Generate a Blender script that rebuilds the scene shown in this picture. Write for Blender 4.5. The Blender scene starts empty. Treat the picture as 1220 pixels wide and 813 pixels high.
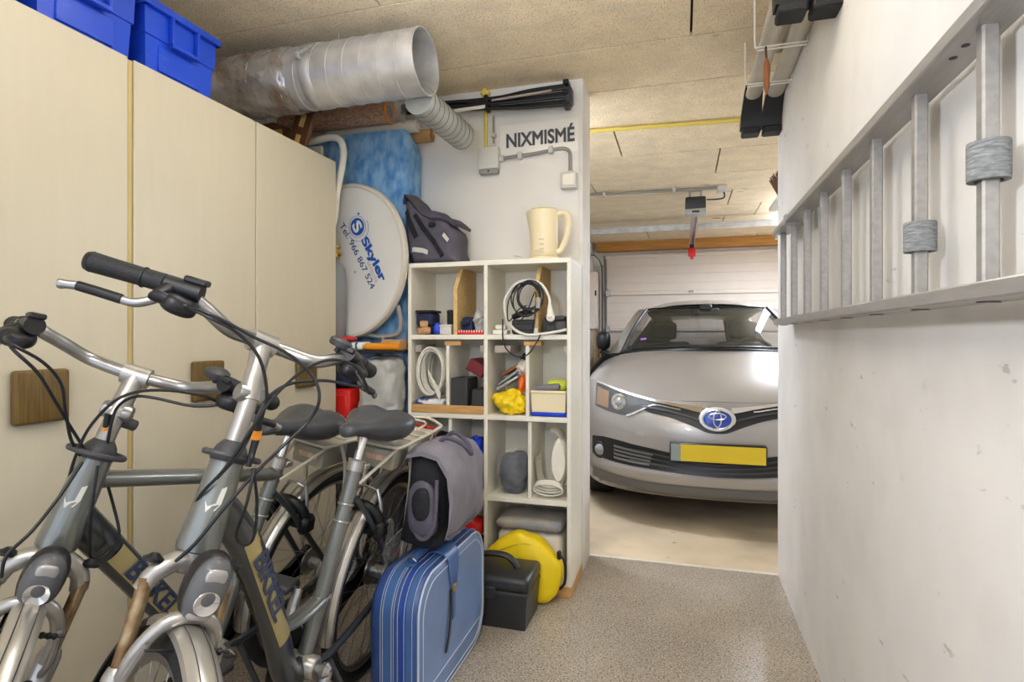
import bpy, bmesh, math, random
from mathutils import Vector as V, Matrix, noise
random.seed(7)
R = math.radians
PI = math.pi
sc = bpy.context.scene
col = sc.collection

# ---------------------------------------------------------------- camera, world, exposure, lamps
cam = bpy.data.cameras.new('camera')
cam.sensor_width = 36.0
cam.lens = 690 / 1220 * 36
cam.shift_y = -5.5 / 1220
cam.clip_start = 0.02
co = bpy.data.objects.new('camera', cam)
co.location = (0, 0, 1.15)
co.rotation_euler = (R(90), 0, math.atan2(202, 690))
col.objects.link(co)
sc.camera = co
w = bpy.data.worlds.new('world')
sc.world = w
w.use_nodes = True
w.node_tree.nodes['Background'].inputs[0].default_value = (0.92, 1.02, 1.23, 1)
w.node_tree.nodes['Background'].inputs[1].default_value = 1.45
vs = sc.view_settings
vs.view_transform = 'Standard'
vs.look = 'None'
vs.gamma = 1
vs.use_curve_mapping = False
vs.exposure = 0.14
sc.cycles.use_denoising = True
sc.cycles.max_bounces = 10
sc.cycles.diffuse_bounces = 6
sc.cycles.caustics_reflective = False
sc.cycles.caustics_refractive = False


def area(name, loc, rot, sx, sy, power, colr):
    l = bpy.data.lights.new(name, 'AREA')
    l.shape = 'RECTANGLE'
    l.size, l.size_y, l.energy, l.color = sx, sy, power, colr
    o = bpy.data.objects.new(name, l)
    o.location, o.rotation_euler = loc, rot
    col.objects.link(o)
    return o


WARM = (0.92, 1.02, 1.23)  # white balance: cool tubes, so that the white walls come out neutral
LZ = 2.2
for nm, x, y, sx, sy, down, up in (('room_tube', -0.42, 1.4, 1.2, 0.1, 4.0, 20), ('rear_fill', -0.42, -0.4, 1.2, 0.1, 7, 28), ('garage_tube', 1.02, 6.1, 0.1, 1.25, 46, 4),
                                   ('garage_second_fill', 1.95, 5.4, 0.1, 1.2, 62, 5), ('garage_corner_fill', -0.86, 3.33, 0.44, 0.1, 21, 1.0)):  # rear, second and corner lamps are unseen, added to brighten room and garage
    area(nm + '_light', (x, y, LZ - 0.022), (0, 0, 0), sx, sy, down, WARM)
    area(nm + '_uplight', (x, y, LZ + 0.022), (R(180), 0, 0), sx, sy, up, WARM)
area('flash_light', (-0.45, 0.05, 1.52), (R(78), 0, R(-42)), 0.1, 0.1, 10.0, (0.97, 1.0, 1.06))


# ---------------------------------------------------------------- mesh helpers
class MB:
    def __init__(s):
        s.v = []
        s.f = []

    def add(s, vs_, fs):
        b = len(s.v)
        s.v += [tuple(p) for p in vs_]
        s.f += [tuple(i + b for i in f) for f in fs]
        return s

    def bm(s, bm):
        bm.verts.index_update()
        s.add([v.co[:] for v in bm.verts], [[v.index for v in f.verts] for f in bm.faces])
        bm.free()
        return s

    def box(s, x0, x1, y0, y1, z0, z1, bev=0.0, seg=1, M=None):
        if bev <= 0:
            p = [V((x, y, z)) for x in (x0, x1) for y in (y0, y1) for z in (z0, z1)]
            if M: p = [M @ q for q in p]
            return s.add(p, [(0, 1, 3, 2), (4, 6, 7, 5), (0, 4, 5, 1), (2, 3, 7, 6), (0, 2, 6, 4), (1, 5, 7, 3)])
        b = bmesh.new()
        bmesh.ops.create_cube(b, size=1)
        for q in b.verts:
            q.co = V(((x0 + x1) / 2 + q.co.x * (x1 - x0), (y0 + y1) / 2 + q.co.y * (y1 - y0), (z0 + z1) / 2 + q.co.z * (z1 - z0)))
        bmesh.ops.bevel(b, geom=b.edges[:], offset=bev, segments=seg, affect='EDGES', profile=0.5)
        if M: b.transform(M)
        return s.bm(b)

    def loft(s, rings, cap=True, closed=True):
        n = len(rings[0])
        vv = [p for r in rings for p in r]
        ff = []
        for i in range(len(rings) - 1):
            for j in range(n if closed else n - 1):
                k = (j + 1) % n
                ff.append((i * n + j, i * n + k, (i + 1) * n + k, (i + 1) * n + j))
        if cap:
            ff.append(tuple(range(n))[::-1])
            ff.append(tuple((len(rings) - 1) * n + j for j in range(n)))
        return s.add(vv, ff)

    def tube(s, pts, r, n=10, cap=True, closed=False, sx=1.0, up=None):
        P = [V(p) for p in pts]
        m = len(P)
        rr = r if isinstance(r, (list, tuple)) else [r] * m
        rings = []
        ref = None
        for i in range(m):
            if closed: t = P[(i + 1) % m] - P[(i - 1) % m]
            else: t = P[min(i + 1, m - 1)] - P[max(i - 1, 0)]
            if t.length < 1e-9: t = V((0, 0, 1))
            t.normalize()
            if ref is None:
                ref = V(up) if up else (V((0, 0, 1)) if abs(t.z) < 0.9 else V((1, 0, 0)))
            a = ref - t * ref.dot(t)
            if a.length < 1e-6: a = V((0, 1, 0)) - t * t.y
            a.normalize()
            b = t.cross(a)
            if up is None: ref = a
            rings.append([P[i] + (a * math.cos(2 * PI * j / n) + b * (math.sin(2 * PI * j / n) * sx)) * rr[i] for j in range(n)])
        if closed: rings.append(rings[0])
        return s.loft(rings, cap and not closed)

    def lathe(s, prof, n=24, o=(0, 0, 0), ax=(0, 0, 1), cap=True):
        q = V((0, 0, 1)).rotation_difference(V(ax).normalized()).to_matrix()
        rings = [[V(o) + q @ V((max(r, 1e-4) * math.cos(2 * PI * j / n), max(r, 1e-4) * math.sin(2 * PI * j / n), z)) for j in range(n)] for r, z in prof]
        return s.loft(rings, cap)

    def ring(s, o, ax, Rr, r, n=32, m=8, a0=0, a1=2 * PI, sy=1.0):
        q = V((0, 0, 1)).rotation_difference(V(ax).normalized()).to_matrix()
        cl = abs(a1 - a0 - 2 * PI) < 1e-6
        k = n if cl else n + 1
        pts = [V(o) + q @ V((Rr * math.cos(a0 + (a1 - a0) * i / n), sy * Rr * math.sin(a0 + (a1 - a0) * i / n), 0)) for i in range(k)]
        return s.tube(pts, r, m, closed=cl)

    def grid(s, G, M=None):
        m = len(G[0])
        vv = [V(p) for r in G for p in r]
        if M: vv = [M @ p for p in vv]
        return s.add(vv, [(i * m + j, i * m + j + 1, (i + 1) * m + j + 1, (i + 1) * m + j) for i in range(len(G) - 1) for j in range(m - 1)])

    def prism(s, poly, f0, f1):
        """poly of 2-D points; f0 / f1 map a point to the two end faces"""
        n = len(poly)
        a = [V(f0(*p)) for p in poly]
        b = [V(f1(*p)) for p in poly]
        return s.add(a + b, [tuple(range(n))[::-1], tuple(range(n, 2 * n))] + [(i, (i + 1) % n, n + (i + 1) % n, n + i) for i in range(n)])

    def blob(s, c, r, n=20, m=12, e=1.0, amp=0.0, scl=6.0, seed=0.0, M=None, flat=None):
        """super-ellipsoid with noise; e < 1 is boxier; flat = lowest z kept"""
        def sp(x): return math.copysign(abs(x) ** e, x)
        G = []
        for i in range(m + 1):
            t = -PI / 2 + PI * i / m
            row = []
            for j in range(n):
                a = 2 * PI * j / n
                p = V((r[0] * sp(math.cos(t)) * sp(math.cos(a)), r[1] * sp(math.cos(t)) * sp(math.sin(a)), r[2] * sp(math.sin(t))))
                if amp:
                    q = p * scl + V((seed, seed * 1.7, 0))
                    d = noise.noise(q) + 0.5 * noise.noise(q * 2.3)
                    p = p * (1 + amp * d / max(0.25, min(1, p.length / max(r))))
                if M: p = M @ p
                p = p + V(c)
                if flat is not None and p.z < flat: p.z = flat
                row.append(p)
            G.append(row)
        return s.loft(G, True)

    def floor(s, z):
        s.v = [(a, b_, max(c, z)) for a, b_, c in s.v]
        return s

    def jit(s, amp, scl, seed=0.0):
        out = []
        for p in s.v:
            q = V(p) * scl + V((seed, seed, seed))
            out.append(tuple(V(p) + V((noise.noise(q), noise.noise(q + V((31, 0, 0))), noise.noise(q + V((0, 47, 0))))) * amp))
        s.v = out
        return s


def spline(pts, k=6):
    P = [V(p) for p in pts]
    out = []
    for i in range(len(P) - 1):
        p0, p1, p2, p3 = P[max(i - 1, 0)], P[i], P[i + 1], P[min(i + 2, len(P) - 1)]
        for j in range(k):
            t = j / k
            out.append(0.5 * ((2 * p1) + (p2 - p0) * t + (2 * p0 - 5 * p1 + 4 * p2 - p3) * t * t + (3 * p1 - p0 - 3 * p2 + p3) * t ** 3))
    out.append(P[-1])
    return out


OFF = {}


def thing(name, label, cat, loc=(0, 0, 0), group=None, M=None):
    o = bpy.data.objects.new(name, None)
    o.empty_display_size = 0.05
    col.objects.link(o)
    if M is not None: o.matrix_world = M
    else: o.location = loc
    OFF[o.name] = V(loc) if M is None else V((0, 0, 0))
    o['label'], o['category'] = label, cat
    if group: o['group'] = group
    return o


def P(name, mb, mat_, parent=None, smooth=40, label=None, kind=None, basis=None, mod=None):
    me = bpy.data.meshes.new(name)
    off = OFF.get(parent.name, V((0, 0, 0))) if parent else V((0, 0, 0))
    me.from_pydata([(x - off.x, y - off.y, z - off.z) for x, y, z in mb.v], [], mb.f)
    b = bmesh.new()
    b.from_mesh(me)
    bmesh.ops.recalc_face_normals(b, faces=b.faces[:])
    b.to_mesh(me)
    b.free()
    if smooth:
        me.shade_smooth()
        me.set_sharp_from_angle(angle=R(smooth))
    if mat_: me.materials.append(mat_)
    o = bpy.data.objects.new(name, me)
    col.objects.link(o)
    OFF[o.name] = off
    if parent: o.parent = parent
    if basis is not None: o.matrix_basis = basis
    if label: o['label'] = label
    if kind: o['kind'] = kind
    if mod: mod(o)
    return o


def solo(name, mb, mat_, label, cat, group=None, smooth=40):
    xs, ys, zs = zip(*mb.v)
    c = V(((min(xs) + max(xs)) / 2, (min(ys) + max(ys)) / 2, min(zs)))
    mb.v = [(x - c.x, y - c.y, z - c.z) for x, y, z in mb.v]
    o = P(name, mb, mat_, None, smooth)
    o.location = c
    OFF[o.name] = c
    o['label'], o['category'] = label, cat
    if group: o['group'] = group
    return o


def struct(name, mb, mat_, parent=None, smooth=0):
    o = P(name, mb, mat_, parent, smooth)
    if not parent: o['kind'] = 'structure'
    return o


def text_fit(name, s, w_, h_, mat_, parent, M, bold=0.0, shear=0.0, thick=0.0006):
    """lettering as a thin mesh of its own, w_ wide and h_ high"""
    c = bpy.data.curves.new(name, 'FONT')
    c.body, c.size, c.shear, c.extrude = s, 1.0, shear, 0.0
    c.bevel_depth, c.bevel_resolution, c.resolution_u = max(bold, 0.002), 0, 4
    tmp = bpy.data.objects.new(name, c)
    me = bpy.data.meshes.new_from_object(tmp)
    bpy.data.objects.remove(tmp)
    me.materials.clear()
    me.materials.append(mat_)
    o = bpy.data.objects.new(name, me)
    col.objects.link(o)
    o.parent = parent
    xs = [v.co.x for v in me.vertices]
    ys = [v.co.y for v in me.vertices]
    zs = [v.co.z for v in me.vertices]
    zm = max(zs)
    cx_, cy_ = (min(xs) + max(xs)) / 2, (min(ys) + max(ys)) / 2
    sx_, sy_ = w_ / (max(xs) - min(xs)), h_ / (max(ys) - min(ys))
    for v in me.vertices:
        v.co = V(((v.co.x - cx_) * sx_, (v.co.y - cy_) * sy_, thick if v.co.z > -zm * 0.5 else 0.0))
    off = OFF.get(parent.name, V((0, 0, 0)))
    o.matrix_basis = Matrix.Translation(-off) @ M
    return o


def frame(o, x, y):
    """matrix with origin o, first axis x, second axis y"""
    x = V(x).normalized()
    z = x.cross(V(y)).normalized()
    y = z.cross(x)
    M = Matrix((x, y, z)).transposed().to_4x4()
    M.translation = V(o)
    return M


# ---------------------------------------------------------------- materials
def lin(c):
    return tuple(((u / 255) / 12.92 if u / 255 <= 0.04045 else ((u / 255 + 0.055) / 1.055) ** 2.4) for u in c)


def mat(name, rgb, rough=0.5, metal=0.0, var=0.0, vs_=8.0, bump=0.0, bs=60.0, spec=0.5, stretch=None, rgb2=None, coat=0.0, trans=0.0, ior=1.45, alpha=1.0, lo=0.35, hi=0.65, detail=4.0):
    m = bpy.data.materials.new(name)
    m.use_nodes = True
    nt = m.node_tree
    b = nt.nodes['Principled BSDF']
    c = lin(rgb)
    b.inputs['Base Color'].default_value = (*c, 1)
    b.inputs['Roughness'].default_value = rough
    b.inputs['Metallic'].default_value = metal
    b.inputs['Specular IOR Level'].default_value = spec
    b.inputs['Coat Weight'].default_value = coat
    b.inputs['Coat Roughness'].default_value = 0.06
    b.inputs['Transmission Weight'].default_value = trans
    b.inputs['IOR'].default_value = ior
    b.inputs['Alpha'].default_value = alpha
    tc = nt.nodes.new('ShaderNodeTexCoord')
    src = tc.outputs['Object']
    if stretch:
        mp = nt.nodes.new('ShaderNodeMapping')
        mp.inputs['Scale'].default_value = stretch
        nt.links.new(src, mp.inputs['Vector'])
        src = mp.outputs['Vector']
    if var or rgb2:
        n = nt.nodes.new('ShaderNodeTexNoise')
        n.inputs['Scale'].default_value = vs_
        n.inputs['Detail'].default_value = detail
        nt.links.new(src, n.inputs['Vector'])
        cr = nt.nodes.new('ShaderNodeValToRGB')
        cr.color_ramp.elements[0].position = lo
        cr.color_ramp.elements[1].position = hi
        c2 = lin(rgb2) if rgb2 else None
        cr.color_ramp.elements[0].color = (*(c2 if c2 else tuple(x * (1 - var) for x in c)), 1)
        cr.color_ramp.elements[1].color = (*(c if c2 else tuple(min(1, x * (1 + var)) for x in c)), 1)
        nt.links.new(n.outputs['Fac'], cr.inputs['Fac'])
        nt.links.new(cr.outputs['Color'], b.inputs['Base Color'])
    if bump:
        n2 = nt.nodes.new('ShaderNodeTexNoise')
        n2.inputs['Scale'].default_value = bs
        n2.inputs['Detail'].default_value = 4
        nt.links.new(src, n2.inputs['Vector'])
        bp = nt.nodes.new('ShaderNodeBump')
        bp.inputs['Strength'].default_value = bump
        bp.inputs['Distance'].default_value = 0.01
        nt.links.new(n2.outputs['Fac'], bp.inputs['Height'])
        nt.links.new(bp.outputs['Normal'], b.inputs['Normal'])
    return m


def layer(m, rgb, scale, lo, hi, stretch=None, fac=1.0, detail=4.0, kind='noise', offs=(0, 0, 0)):
    """paint stains / specks of a second colour over a material"""
    nt = m.node_tree
    b = nt.nodes['Principled BSDF']
    tc = nt.nodes.new('ShaderNodeTexCoord')
    mp = nt.nodes.new('ShaderNodeMapping')
    mp.inputs['Scale'].default_value = stretch or (1, 1, 1)
    mp.inputs['Location'].default_value = offs
    nt.links.new(tc.outputs['Object'], mp.inputs['Vector'])
    if kind == 'noise':
        n = nt.nodes.new('ShaderNodeTexNoise')
        n.inputs['Detail'].default_value = detail
        out = n.outputs['Fac']
    else:
        n = nt.nodes.new('ShaderNodeTexVoronoi')
        out = n.outputs['Distance']
    n.inputs['Scale'].default_value = scale
    nt.links.new(mp.outputs['Vector'], n.inputs['Vector'])
    mr = nt.nodes.new('ShaderNodeMapRange')
    mr.inputs['From Min'].default_value = lo
    mr.inputs['From Max'].default_value = hi
    mr.inputs['To Max'].default_value = fac
    nt.links.new(out, mr.inputs['Value'])
    mx = nt.nodes.new('ShaderNodeMix')
    mx.data_type = 'RGBA'
    old = b.inputs['Base Color']
    if old.is_linked: nt.links.new(old.links[0].from_socket, mx.inputs['A'])
    else: mx.inputs['A'].default_value = old.default_value
    mx.inputs['B'].default_value = (*lin(rgb), 1)
    nt.links.new(mr.outputs['Result'], mx.inputs['Factor'])
    nt.links.new(mx.outputs['Result'], b.inputs['Base Color'])
    return m


M_cream = mat('cream_laminate', (202, 194, 172), 0.42, var=0.012, vs_=3, stretch=(14, 14, 1.5))
M_creamedge = mat('cream_edge', (190, 170, 115), 0.5, var=0.08)
M_gap = mat('dark_gap', (70, 58, 38), 0.8)
M_plinth = mat('plinth_brown', (92, 70, 42), 0.6, var=0.2, stretch=(20, 1, 20))
M_oak = mat('oiled_oak', (104, 82, 38), 0.42, var=0.22, vs_=5, stretch=(30, 30, 2), bump=0.1)
M_wall = mat('white_plaster', (222, 219, 214), 0.75, var=0.03, vs_=5, bump=0.08, bs=25)
layer(M_wall, (196, 190, 182), 2.2, 0.5, 0.78, (1, 1, 1), 0.6)
layer(M_wall, (120, 116, 112), 30.0, 0.70, 0.74, (1, 0.35, 1), 0.45, 5)
layer(M_wall, (126, 122, 118), 9.0, 0.68, 0.78, (1, 0.5, 0.8), 0.35, 6, offs=(3, 1, 4))
M_whitewall = mat('white_paint', (224, 221, 214), 0.6, var=0.03, vs_=4, bump=0.05, bs=30)
layer(M_whitewall, (186, 178, 164), 6.0, 0.55, 0.75, None, 0.4)
M_sheet = mat('gloss_white_sheet', (226, 223, 217), 0.22, var=0.015, vs_=3)
M_chip = mat('chipboard_ceiling', (240, 222, 188), 0.85, var=0.07, vs_=7, bump=0.25, bs=120)
layer(M_chip, (138, 112, 76), 200.0, 0.54, 0.68, (0.7, 1, 1), 0.75, 5)
layer(M_chip, (222, 198, 158), 60.0, 0.58, 0.7, (0.5, 1, 1), 0.6, 2, offs=(7, 3, 1))
layer(M_chip, (90, 80, 66), 3.2, 0.72, 0.76, (1, 2, 1), 0.6, 2, offs=(1, 9, 4))
M_ceilgap = mat('ceiling_gap', (44, 33, 21), 0.9)
M_floor = mat('speckled_coating', (160, 148, 132), 0.3, var=0.12, vs_=2.5, bump=0.05, bs=180)
layer(M_floor, (214, 206, 190), 170.0, 0.56, 0.61, None, 0.8, 2)
layer(M_floor, (58, 52, 46), 130.0, 0.57, 0.63, None, 0.8, 2, offs=(5, 8, 2))
M_concrete = mat('garage_concrete', (206, 188, 158), 0.5, var=0.13, vs_=2.2, bump=0.06, bs=40)
layer(M_concrete, (112, 98, 78), 1.6, 0.5, 0.72, (1, 1, 1), 0.6)
layer(M_concrete, (84, 68, 50), 9.0, 0.7, 0.74, (1, 2.5, 1), 0.8)
M_trim = mat('threshold_paint', (214, 206, 192), 0.5, var=0.06)
M_white = mat('white_melamine', (232, 228, 214), 0.4, var=0.02)
M_pine = mat('pine', (204, 164, 104), 0.55, var=0.14, vs_=4, stretch=(4, 4, 22), bump=0.05)
M_pinex = mat('pine_strip', (200, 156, 98), 0.55, var=0.14, vs_=4, stretch=(2, 25, 25))
M_beam = mat('beam_wood', (186, 132, 62), 0.5, var=0.2, vs_=4, stretch=(1, 20, 20))
M_particle = mat('particle_board', (206, 174, 118), 0.7, var=0.15, vs_=90)
M_blue = mat('blue_plastic', (28, 74, 206), 0.35, var=0.06, vs_=5)
layer(M_blue, (90, 120, 205), 9.0, 0.55, 0.8, (1, 1, 3), 0.35)
M_galv = mat('galvanised', (206, 206, 206), 0.38, 0.55, var=0.12, vs_=14, bump=0.04, bs=30)
M_galv2 = mat('grey_spiral', (176, 178, 174), 0.5, 0.35, var=0.08, vs_=10)
M_galvdark = mat('spiral_seam', (120, 120, 116), 0.5, 0.6)
M_foil = mat('crumpled_foil', (208, 206, 204), 0.25, 0.6, rgb2=(158, 134, 112), vs_=9, bump=0.9, bs=26, lo=0.3, hi=0.55)
M_mattress = mat('blue_velour', (80, 138, 200), 0.85, rgb2=(146, 190, 224), vs_=24, bump=0.15, bs=60, lo=0.38, hi=0.66, stretch=(1, 1, 0.5), detail=8)
M_dish = mat('dish_white', (218, 218, 216), 0.42, var=0.02)
M_dishrim = mat('dish_rim', (206, 200, 188), 0.45)
M_skyblue = mat('print_blue', (26, 86, 176), 0.5)
M_navyprint = mat('print_dark_blue', (50, 84, 138), 0.5)
M_palegrey = mat('print_grey', (170, 160, 150), 0.5)
M_black = mat('black_plastic', (24, 24, 26), 0.42)
M_rubber = mat('rubber', (30, 30, 31), 0.62, bump=0.2, bs=200)
M_blackm = mat('black_metal', (34, 34, 36), 0.35, 0.3)
M_dkgrey = mat('dark_grey_plastic', (58, 58, 60), 0.5, var=0.08)
M_alu = mat('aluminium', (158, 157, 155), 0.3, 0.9, var=0.1, vs_=8, bump=0.03, bs=120)
M_ladder = mat('ladder_aluminium', (168, 165, 161), 0.42, 0.6, var=0.08, vs_=10, stretch=(8, 1, 8))
M_chrome = mat('chrome', (226, 224, 220), 0.12, 1.0)
M_foam = mat('grey_foam', (128, 130, 130), 0.95, var=0.3, vs_=60, stretch=(1, 1, 5), bump=0.4, bs=90)
M_fgrey = mat('bike_grey_paint', (122, 125, 120), 0.28, 0.55, var=0.05, coat=0.6)
M_fdark = mat('bike_dark_paint', (58, 62, 66), 0.28, 0.4, coat=0.6)
M_gold = mat('champagne_panel', (184, 170, 120), 0.35, 0.3)
M_silver = mat('silver_paint', (172, 169, 163), 0.32, 0.7, var=0.06, vs_=9)
M_mud = mat('silver_mudguard', (192, 188, 180), 0.3, 0.75, var=0.08, vs_=6)
M_stanch = mat('worn_stanchion', (168, 148, 116), 0.35, 0.6, rgb2=(112, 84, 52), vs_=26)
M_rackm = mat('rack_cream', (206, 200, 184), 0.42, 0.2)
M_rackbox = mat('rack_box', (150, 147, 132), 0.45, var=0.1)
M_saddle = mat('saddle_vinyl', (64, 66, 70), 0.33, var=0.08, vs_=30, bump=0.05, bs=300)
M_lens = mat('light_lens', (150, 150, 150), 0.08, 0.2, coat=1.0)
M_hlglass = mat('headlight_glass', (186, 188, 190), 0.05, 0.0, alpha=0.13, coat=1.0)
M_badgepale = mat('badge_pale', (206, 206, 198), 0.4)
M_bikelet = mat('bike_letter_blue', (52, 64, 92), 0.45)
M_orange = mat('orange_tag', (226, 140, 30), 0.5)
M_red = mat('red_plastic', (206, 34, 30), 0.4)
M_sticker = mat('sticker', (226, 214, 196), 0.5, rgb2=(196, 120, 80), vs_=40, stretch=(1, 1, 0.4))
M_greyfab = mat('grey_nylon', (84, 80, 92), 0.85, var=0.12, vs_=12, bump=0.25, bs=90)
M_greyfab2 = mat('light_grey_nylon', (124, 120, 128), 0.8, var=0.1, vs_=10, bump=0.25, bs=80)
M_blackfab = mat('black_nylon', (30, 29, 34), 0.8, var=0.2, vs_=14, bump=0.3, bs=90)
M_reflect = mat('reflective_strip', (206, 206, 200), 0.4)
M_case = mat('blue_vinyl', (50, 76, 132), 0.36, var=0.16, vs_=5, bump=0.06, bs=220)
M_case2 = mat('faded_blue_vinyl', (108, 132, 172), 0.42, var=0.14, vs_=4, bump=0.06, bs=220)
M_strap = mat('blue_strap', (62, 96, 146), 0.34, var=0.12, vs_=8)
M_stitch = mat('stitching', (186, 196, 208), 0.7)
M_zip = mat('zip_blue', (28, 66, 150), 0.6, bump=0.4, bs=200)
M_toolbox = mat('toolbox_black', (46, 46, 46), 0.42, bump=0.05, bs=260)
M_yellow = mat('yellow_pvc', (238, 206, 22), 0.5, var=0.06, bump=0.12, bs=30)
M_ycon = mat('yellow_conduit', (226, 204, 96), 0.45)
M_gcon = mat('grey_conduit', (150, 148, 142), 0.5)
M_box = mat('pale_grey_plastic', (206, 204, 198), 0.4)
M_sheet2 = mat('laminated_paper', (236, 234, 228), 0.12, coat=0.8)
M_letter = mat('letter_grey', (76, 79, 86), 0.55)
M_kettle = mat('cream_plastic', (234, 220, 184), 0.35)
M_paper = mat('off_white_paper', (222, 214, 198), 0.8, bump=0.2, bs=30)
M_card = mat('cardboard_tube', (186, 146, 96), 0.8, var=0.1)
M_wovenA = mat('woven_mat', (150, 112, 92), 0.8, rgb2=(196, 168, 142), vs_=60, bump=0.5, bs=110, stretch=(1, 3, 3))
M_carved = mat('dark_carved_wood', (98, 62, 36), 0.5, var=0.3, vs_=9, bump=0.2, bs=40)
M_inlay = mat('straw_inlay', (206, 168, 100), 0.6, var=0.15, vs_=40)
M_cable = mat('black_cable', (26, 26, 28), 0.45)
M_wcable = mat('white_cable', (226, 222, 210), 0.45)
M_gasgrey = mat('grey_enamel', (128, 130, 132), 0.45, var=0.08)
M_brass = mat('brass', (176, 142, 70), 0.35, 0.8)
M_tarp = mat('pale_plastic_sheet', (176, 176, 172), 0.35, var=0.12, vs_=7, bump=0.8, bs=14)
M_clear = mat('clear_plastic', (226, 226, 222), 0.1, alpha=0.17, bump=0.9, bs=22)
M_clear2 = mat('clear_film', (200, 198, 192), 0.18, alpha=0.3)
M_bluebag = mat('blue_bag', (24, 60, 190), 0.28, var=0.15, bump=0.6, bs=18)
M_navy = mat('navy_cloth', (38, 46, 72), 0.85, var=0.25, vs_=14, bump=0.5, bs=26)
M_dkred = mat('dark_red_box', (112, 32, 38), 0.5, var=0.1)
M_leather = mat('brown_leather', (160, 100, 58), 0.6, var=0.2, bump=0.2)
M_carpaint = mat('car_paint', (158, 153, 147), 0.32, 0.4, var=0.03, vs_=2, coat=0.8)
layer(M_carpaint, (132, 122, 106), 34.0, 0.7, 0.75, None, 0.5, 3)
M_cardark = mat('car_grille_black', (22, 22, 22), 0.35)
M_valance = mat('car_valance', (96, 94, 90), 0.55)
M_glass = mat('car_glass', (52, 56, 50), 0.03, alpha=0.42, coat=0.6)
M_lampglass = mat('lamp_glass', (200, 198, 192), 0.04, alpha=0.06)
M_amber = mat('amber', (140, 104, 70), 0.3)
M_badgeblue = mat('badge_blue', (26, 66, 170), 0.2, 0.3, coat=1)
M_plate = mat('number_plate', (206, 178, 30), 0.45)
M_plateblue = mat('plate_grey_blue', (130, 142, 138), 0.45)
M_interior = mat('car_interior', (70, 66, 60), 0.8)
M_dash = mat('car_dash', (120, 116, 104), 0.7)
M_door = mat('garage_door_white', (226, 214, 200), 0.5, var=0.02)
M_purple = mat('purple_sticker', (150, 110, 190), 0.5)
M_silverb = mat('silver_bag', (170, 172, 176), 0.3, 0.4, var=0.2, bump=0.7, bs=16)
M_green = mat('lime_cloth', (196, 206, 70), 0.8)
M_bluewhite = mat('blue_white_print', (220, 222, 226), 0.5, rgb2=(44, 70, 140), vs_=16, lo=0.45, hi=0.52)
M_orangered = mat('orange_red_plastic', (232, 110, 40), 0.4, var=0.1)
M_yellowd = mat('yellow_seam', (206, 172, 16), 0.6)
M_carton2 = mat('beige_textile', (176, 164, 142), 0.85, rgb2=(120, 126, 136), vs_=8)
M_alubar = mat('roof_bar_aluminium', (206, 198, 182), 0.4, 0.35, var=0.05)
M_cork = mat('cork', (190, 150, 104), 0.8, var=0.15, vs_=30)

# ---------------------------------------------------------------- the room
ZC = 2.41
struct('floor', MB().box(-2.3, 0.45, -1.6, 3.03, -0.06, 0.0), M_floor)
gf = struct('garage_floor', MB().box(-1.4, 2.4, 3.05, 8.3, -0.06, 0.0), M_concrete)
struct('trim_1', MB().box(-0.47, 0.45, 3.03, 3.05, -0.06, 0.002), M_trim)
struct('wall_right', MB().box(0.446, 0.566, -1.6, 3.04, 0, ZC), M_wall)
wb = struct('wall_back', MB().box(-2.3, -0.463, 2.81, 3.04, 0, ZC), M_whitewall)
struct('wall_panel', MB().box(-1.36, -0.482, 2.805, 2.811, 0.0, 2.214), M_sheet, wb)
struct('wall_left', MB().box(-2.42, -2.3, -1.6, 3.04, 0, ZC), M_whitewall)
struct('wall_garage_left', MB().box(-1.3, -1.16, 3.04, 8.1, 0, ZC), M_whitewall)
struct('wall_garage_right', MB().box(2.2, 2.3, 3.04, 8.1, 0, ZC), M_whitewall)
struct('wall_garage_front', MB().box(0.566, 2.3, 2.94, 3.04, 0, ZC), M_whitewall)
struct('wall_garage_back', MB().box(-1.3, -1.02, 7.95, 8.1, 0, ZC).box(2.05, 2.3, 7.95, 8.1, 0, ZC).box(-1.3, 2.3, 8.04, 8.1, 0, ZC).box(-1.02, 2.05, 7.955, 8.05, 2.25, ZC), M_whitewall)
ceil = struct('ceiling', MB().box(-2.42, 2.4, -1.6, 8.3, ZC + 0.02, ZC + 0.1), M_ceilgap)
rows = [(-1.6, -0.9, [-1.0, 1.4]), (-0.9, -0.33, [-0.4]), (-0.33, 0.25, [0.6]), (0.25, 0.83, [-1.3]), (0.83, 1.41, [-0.2]), (1.41, 1.98, [-1.1]), (1.98, 2.54, [0.038]), (2.54, 2.99, [-1.9]), (2.99, 3.55, [0.9]),
        (3.55, 4.12, [-0.40]), (4.12, 4.72, [0.25]), (4.72, 5.3, [-0.72, 0.95]), (5.3, 5.88, [0.42]), (5.88, 6.45, [0.72]), (6.45, 7.05, [0.43]), (7.05, 7.65, [-0.4]), (7.65, 8.3, [0.9])]
for (y0, y1, xs) in rows:
    ed = [-2.42] + xs + [2.4]
    for i in range(len(ed) - 1):
        dz = random.uniform(-0.001, 0.001)
        struct('panel', MB().box(ed[i] + 0.005, ed[i + 1] - 0.005, y0 + 0.005, y1 - 0.005, ZC + dz, ZC + 0.021), M_chip, ceil)

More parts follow.
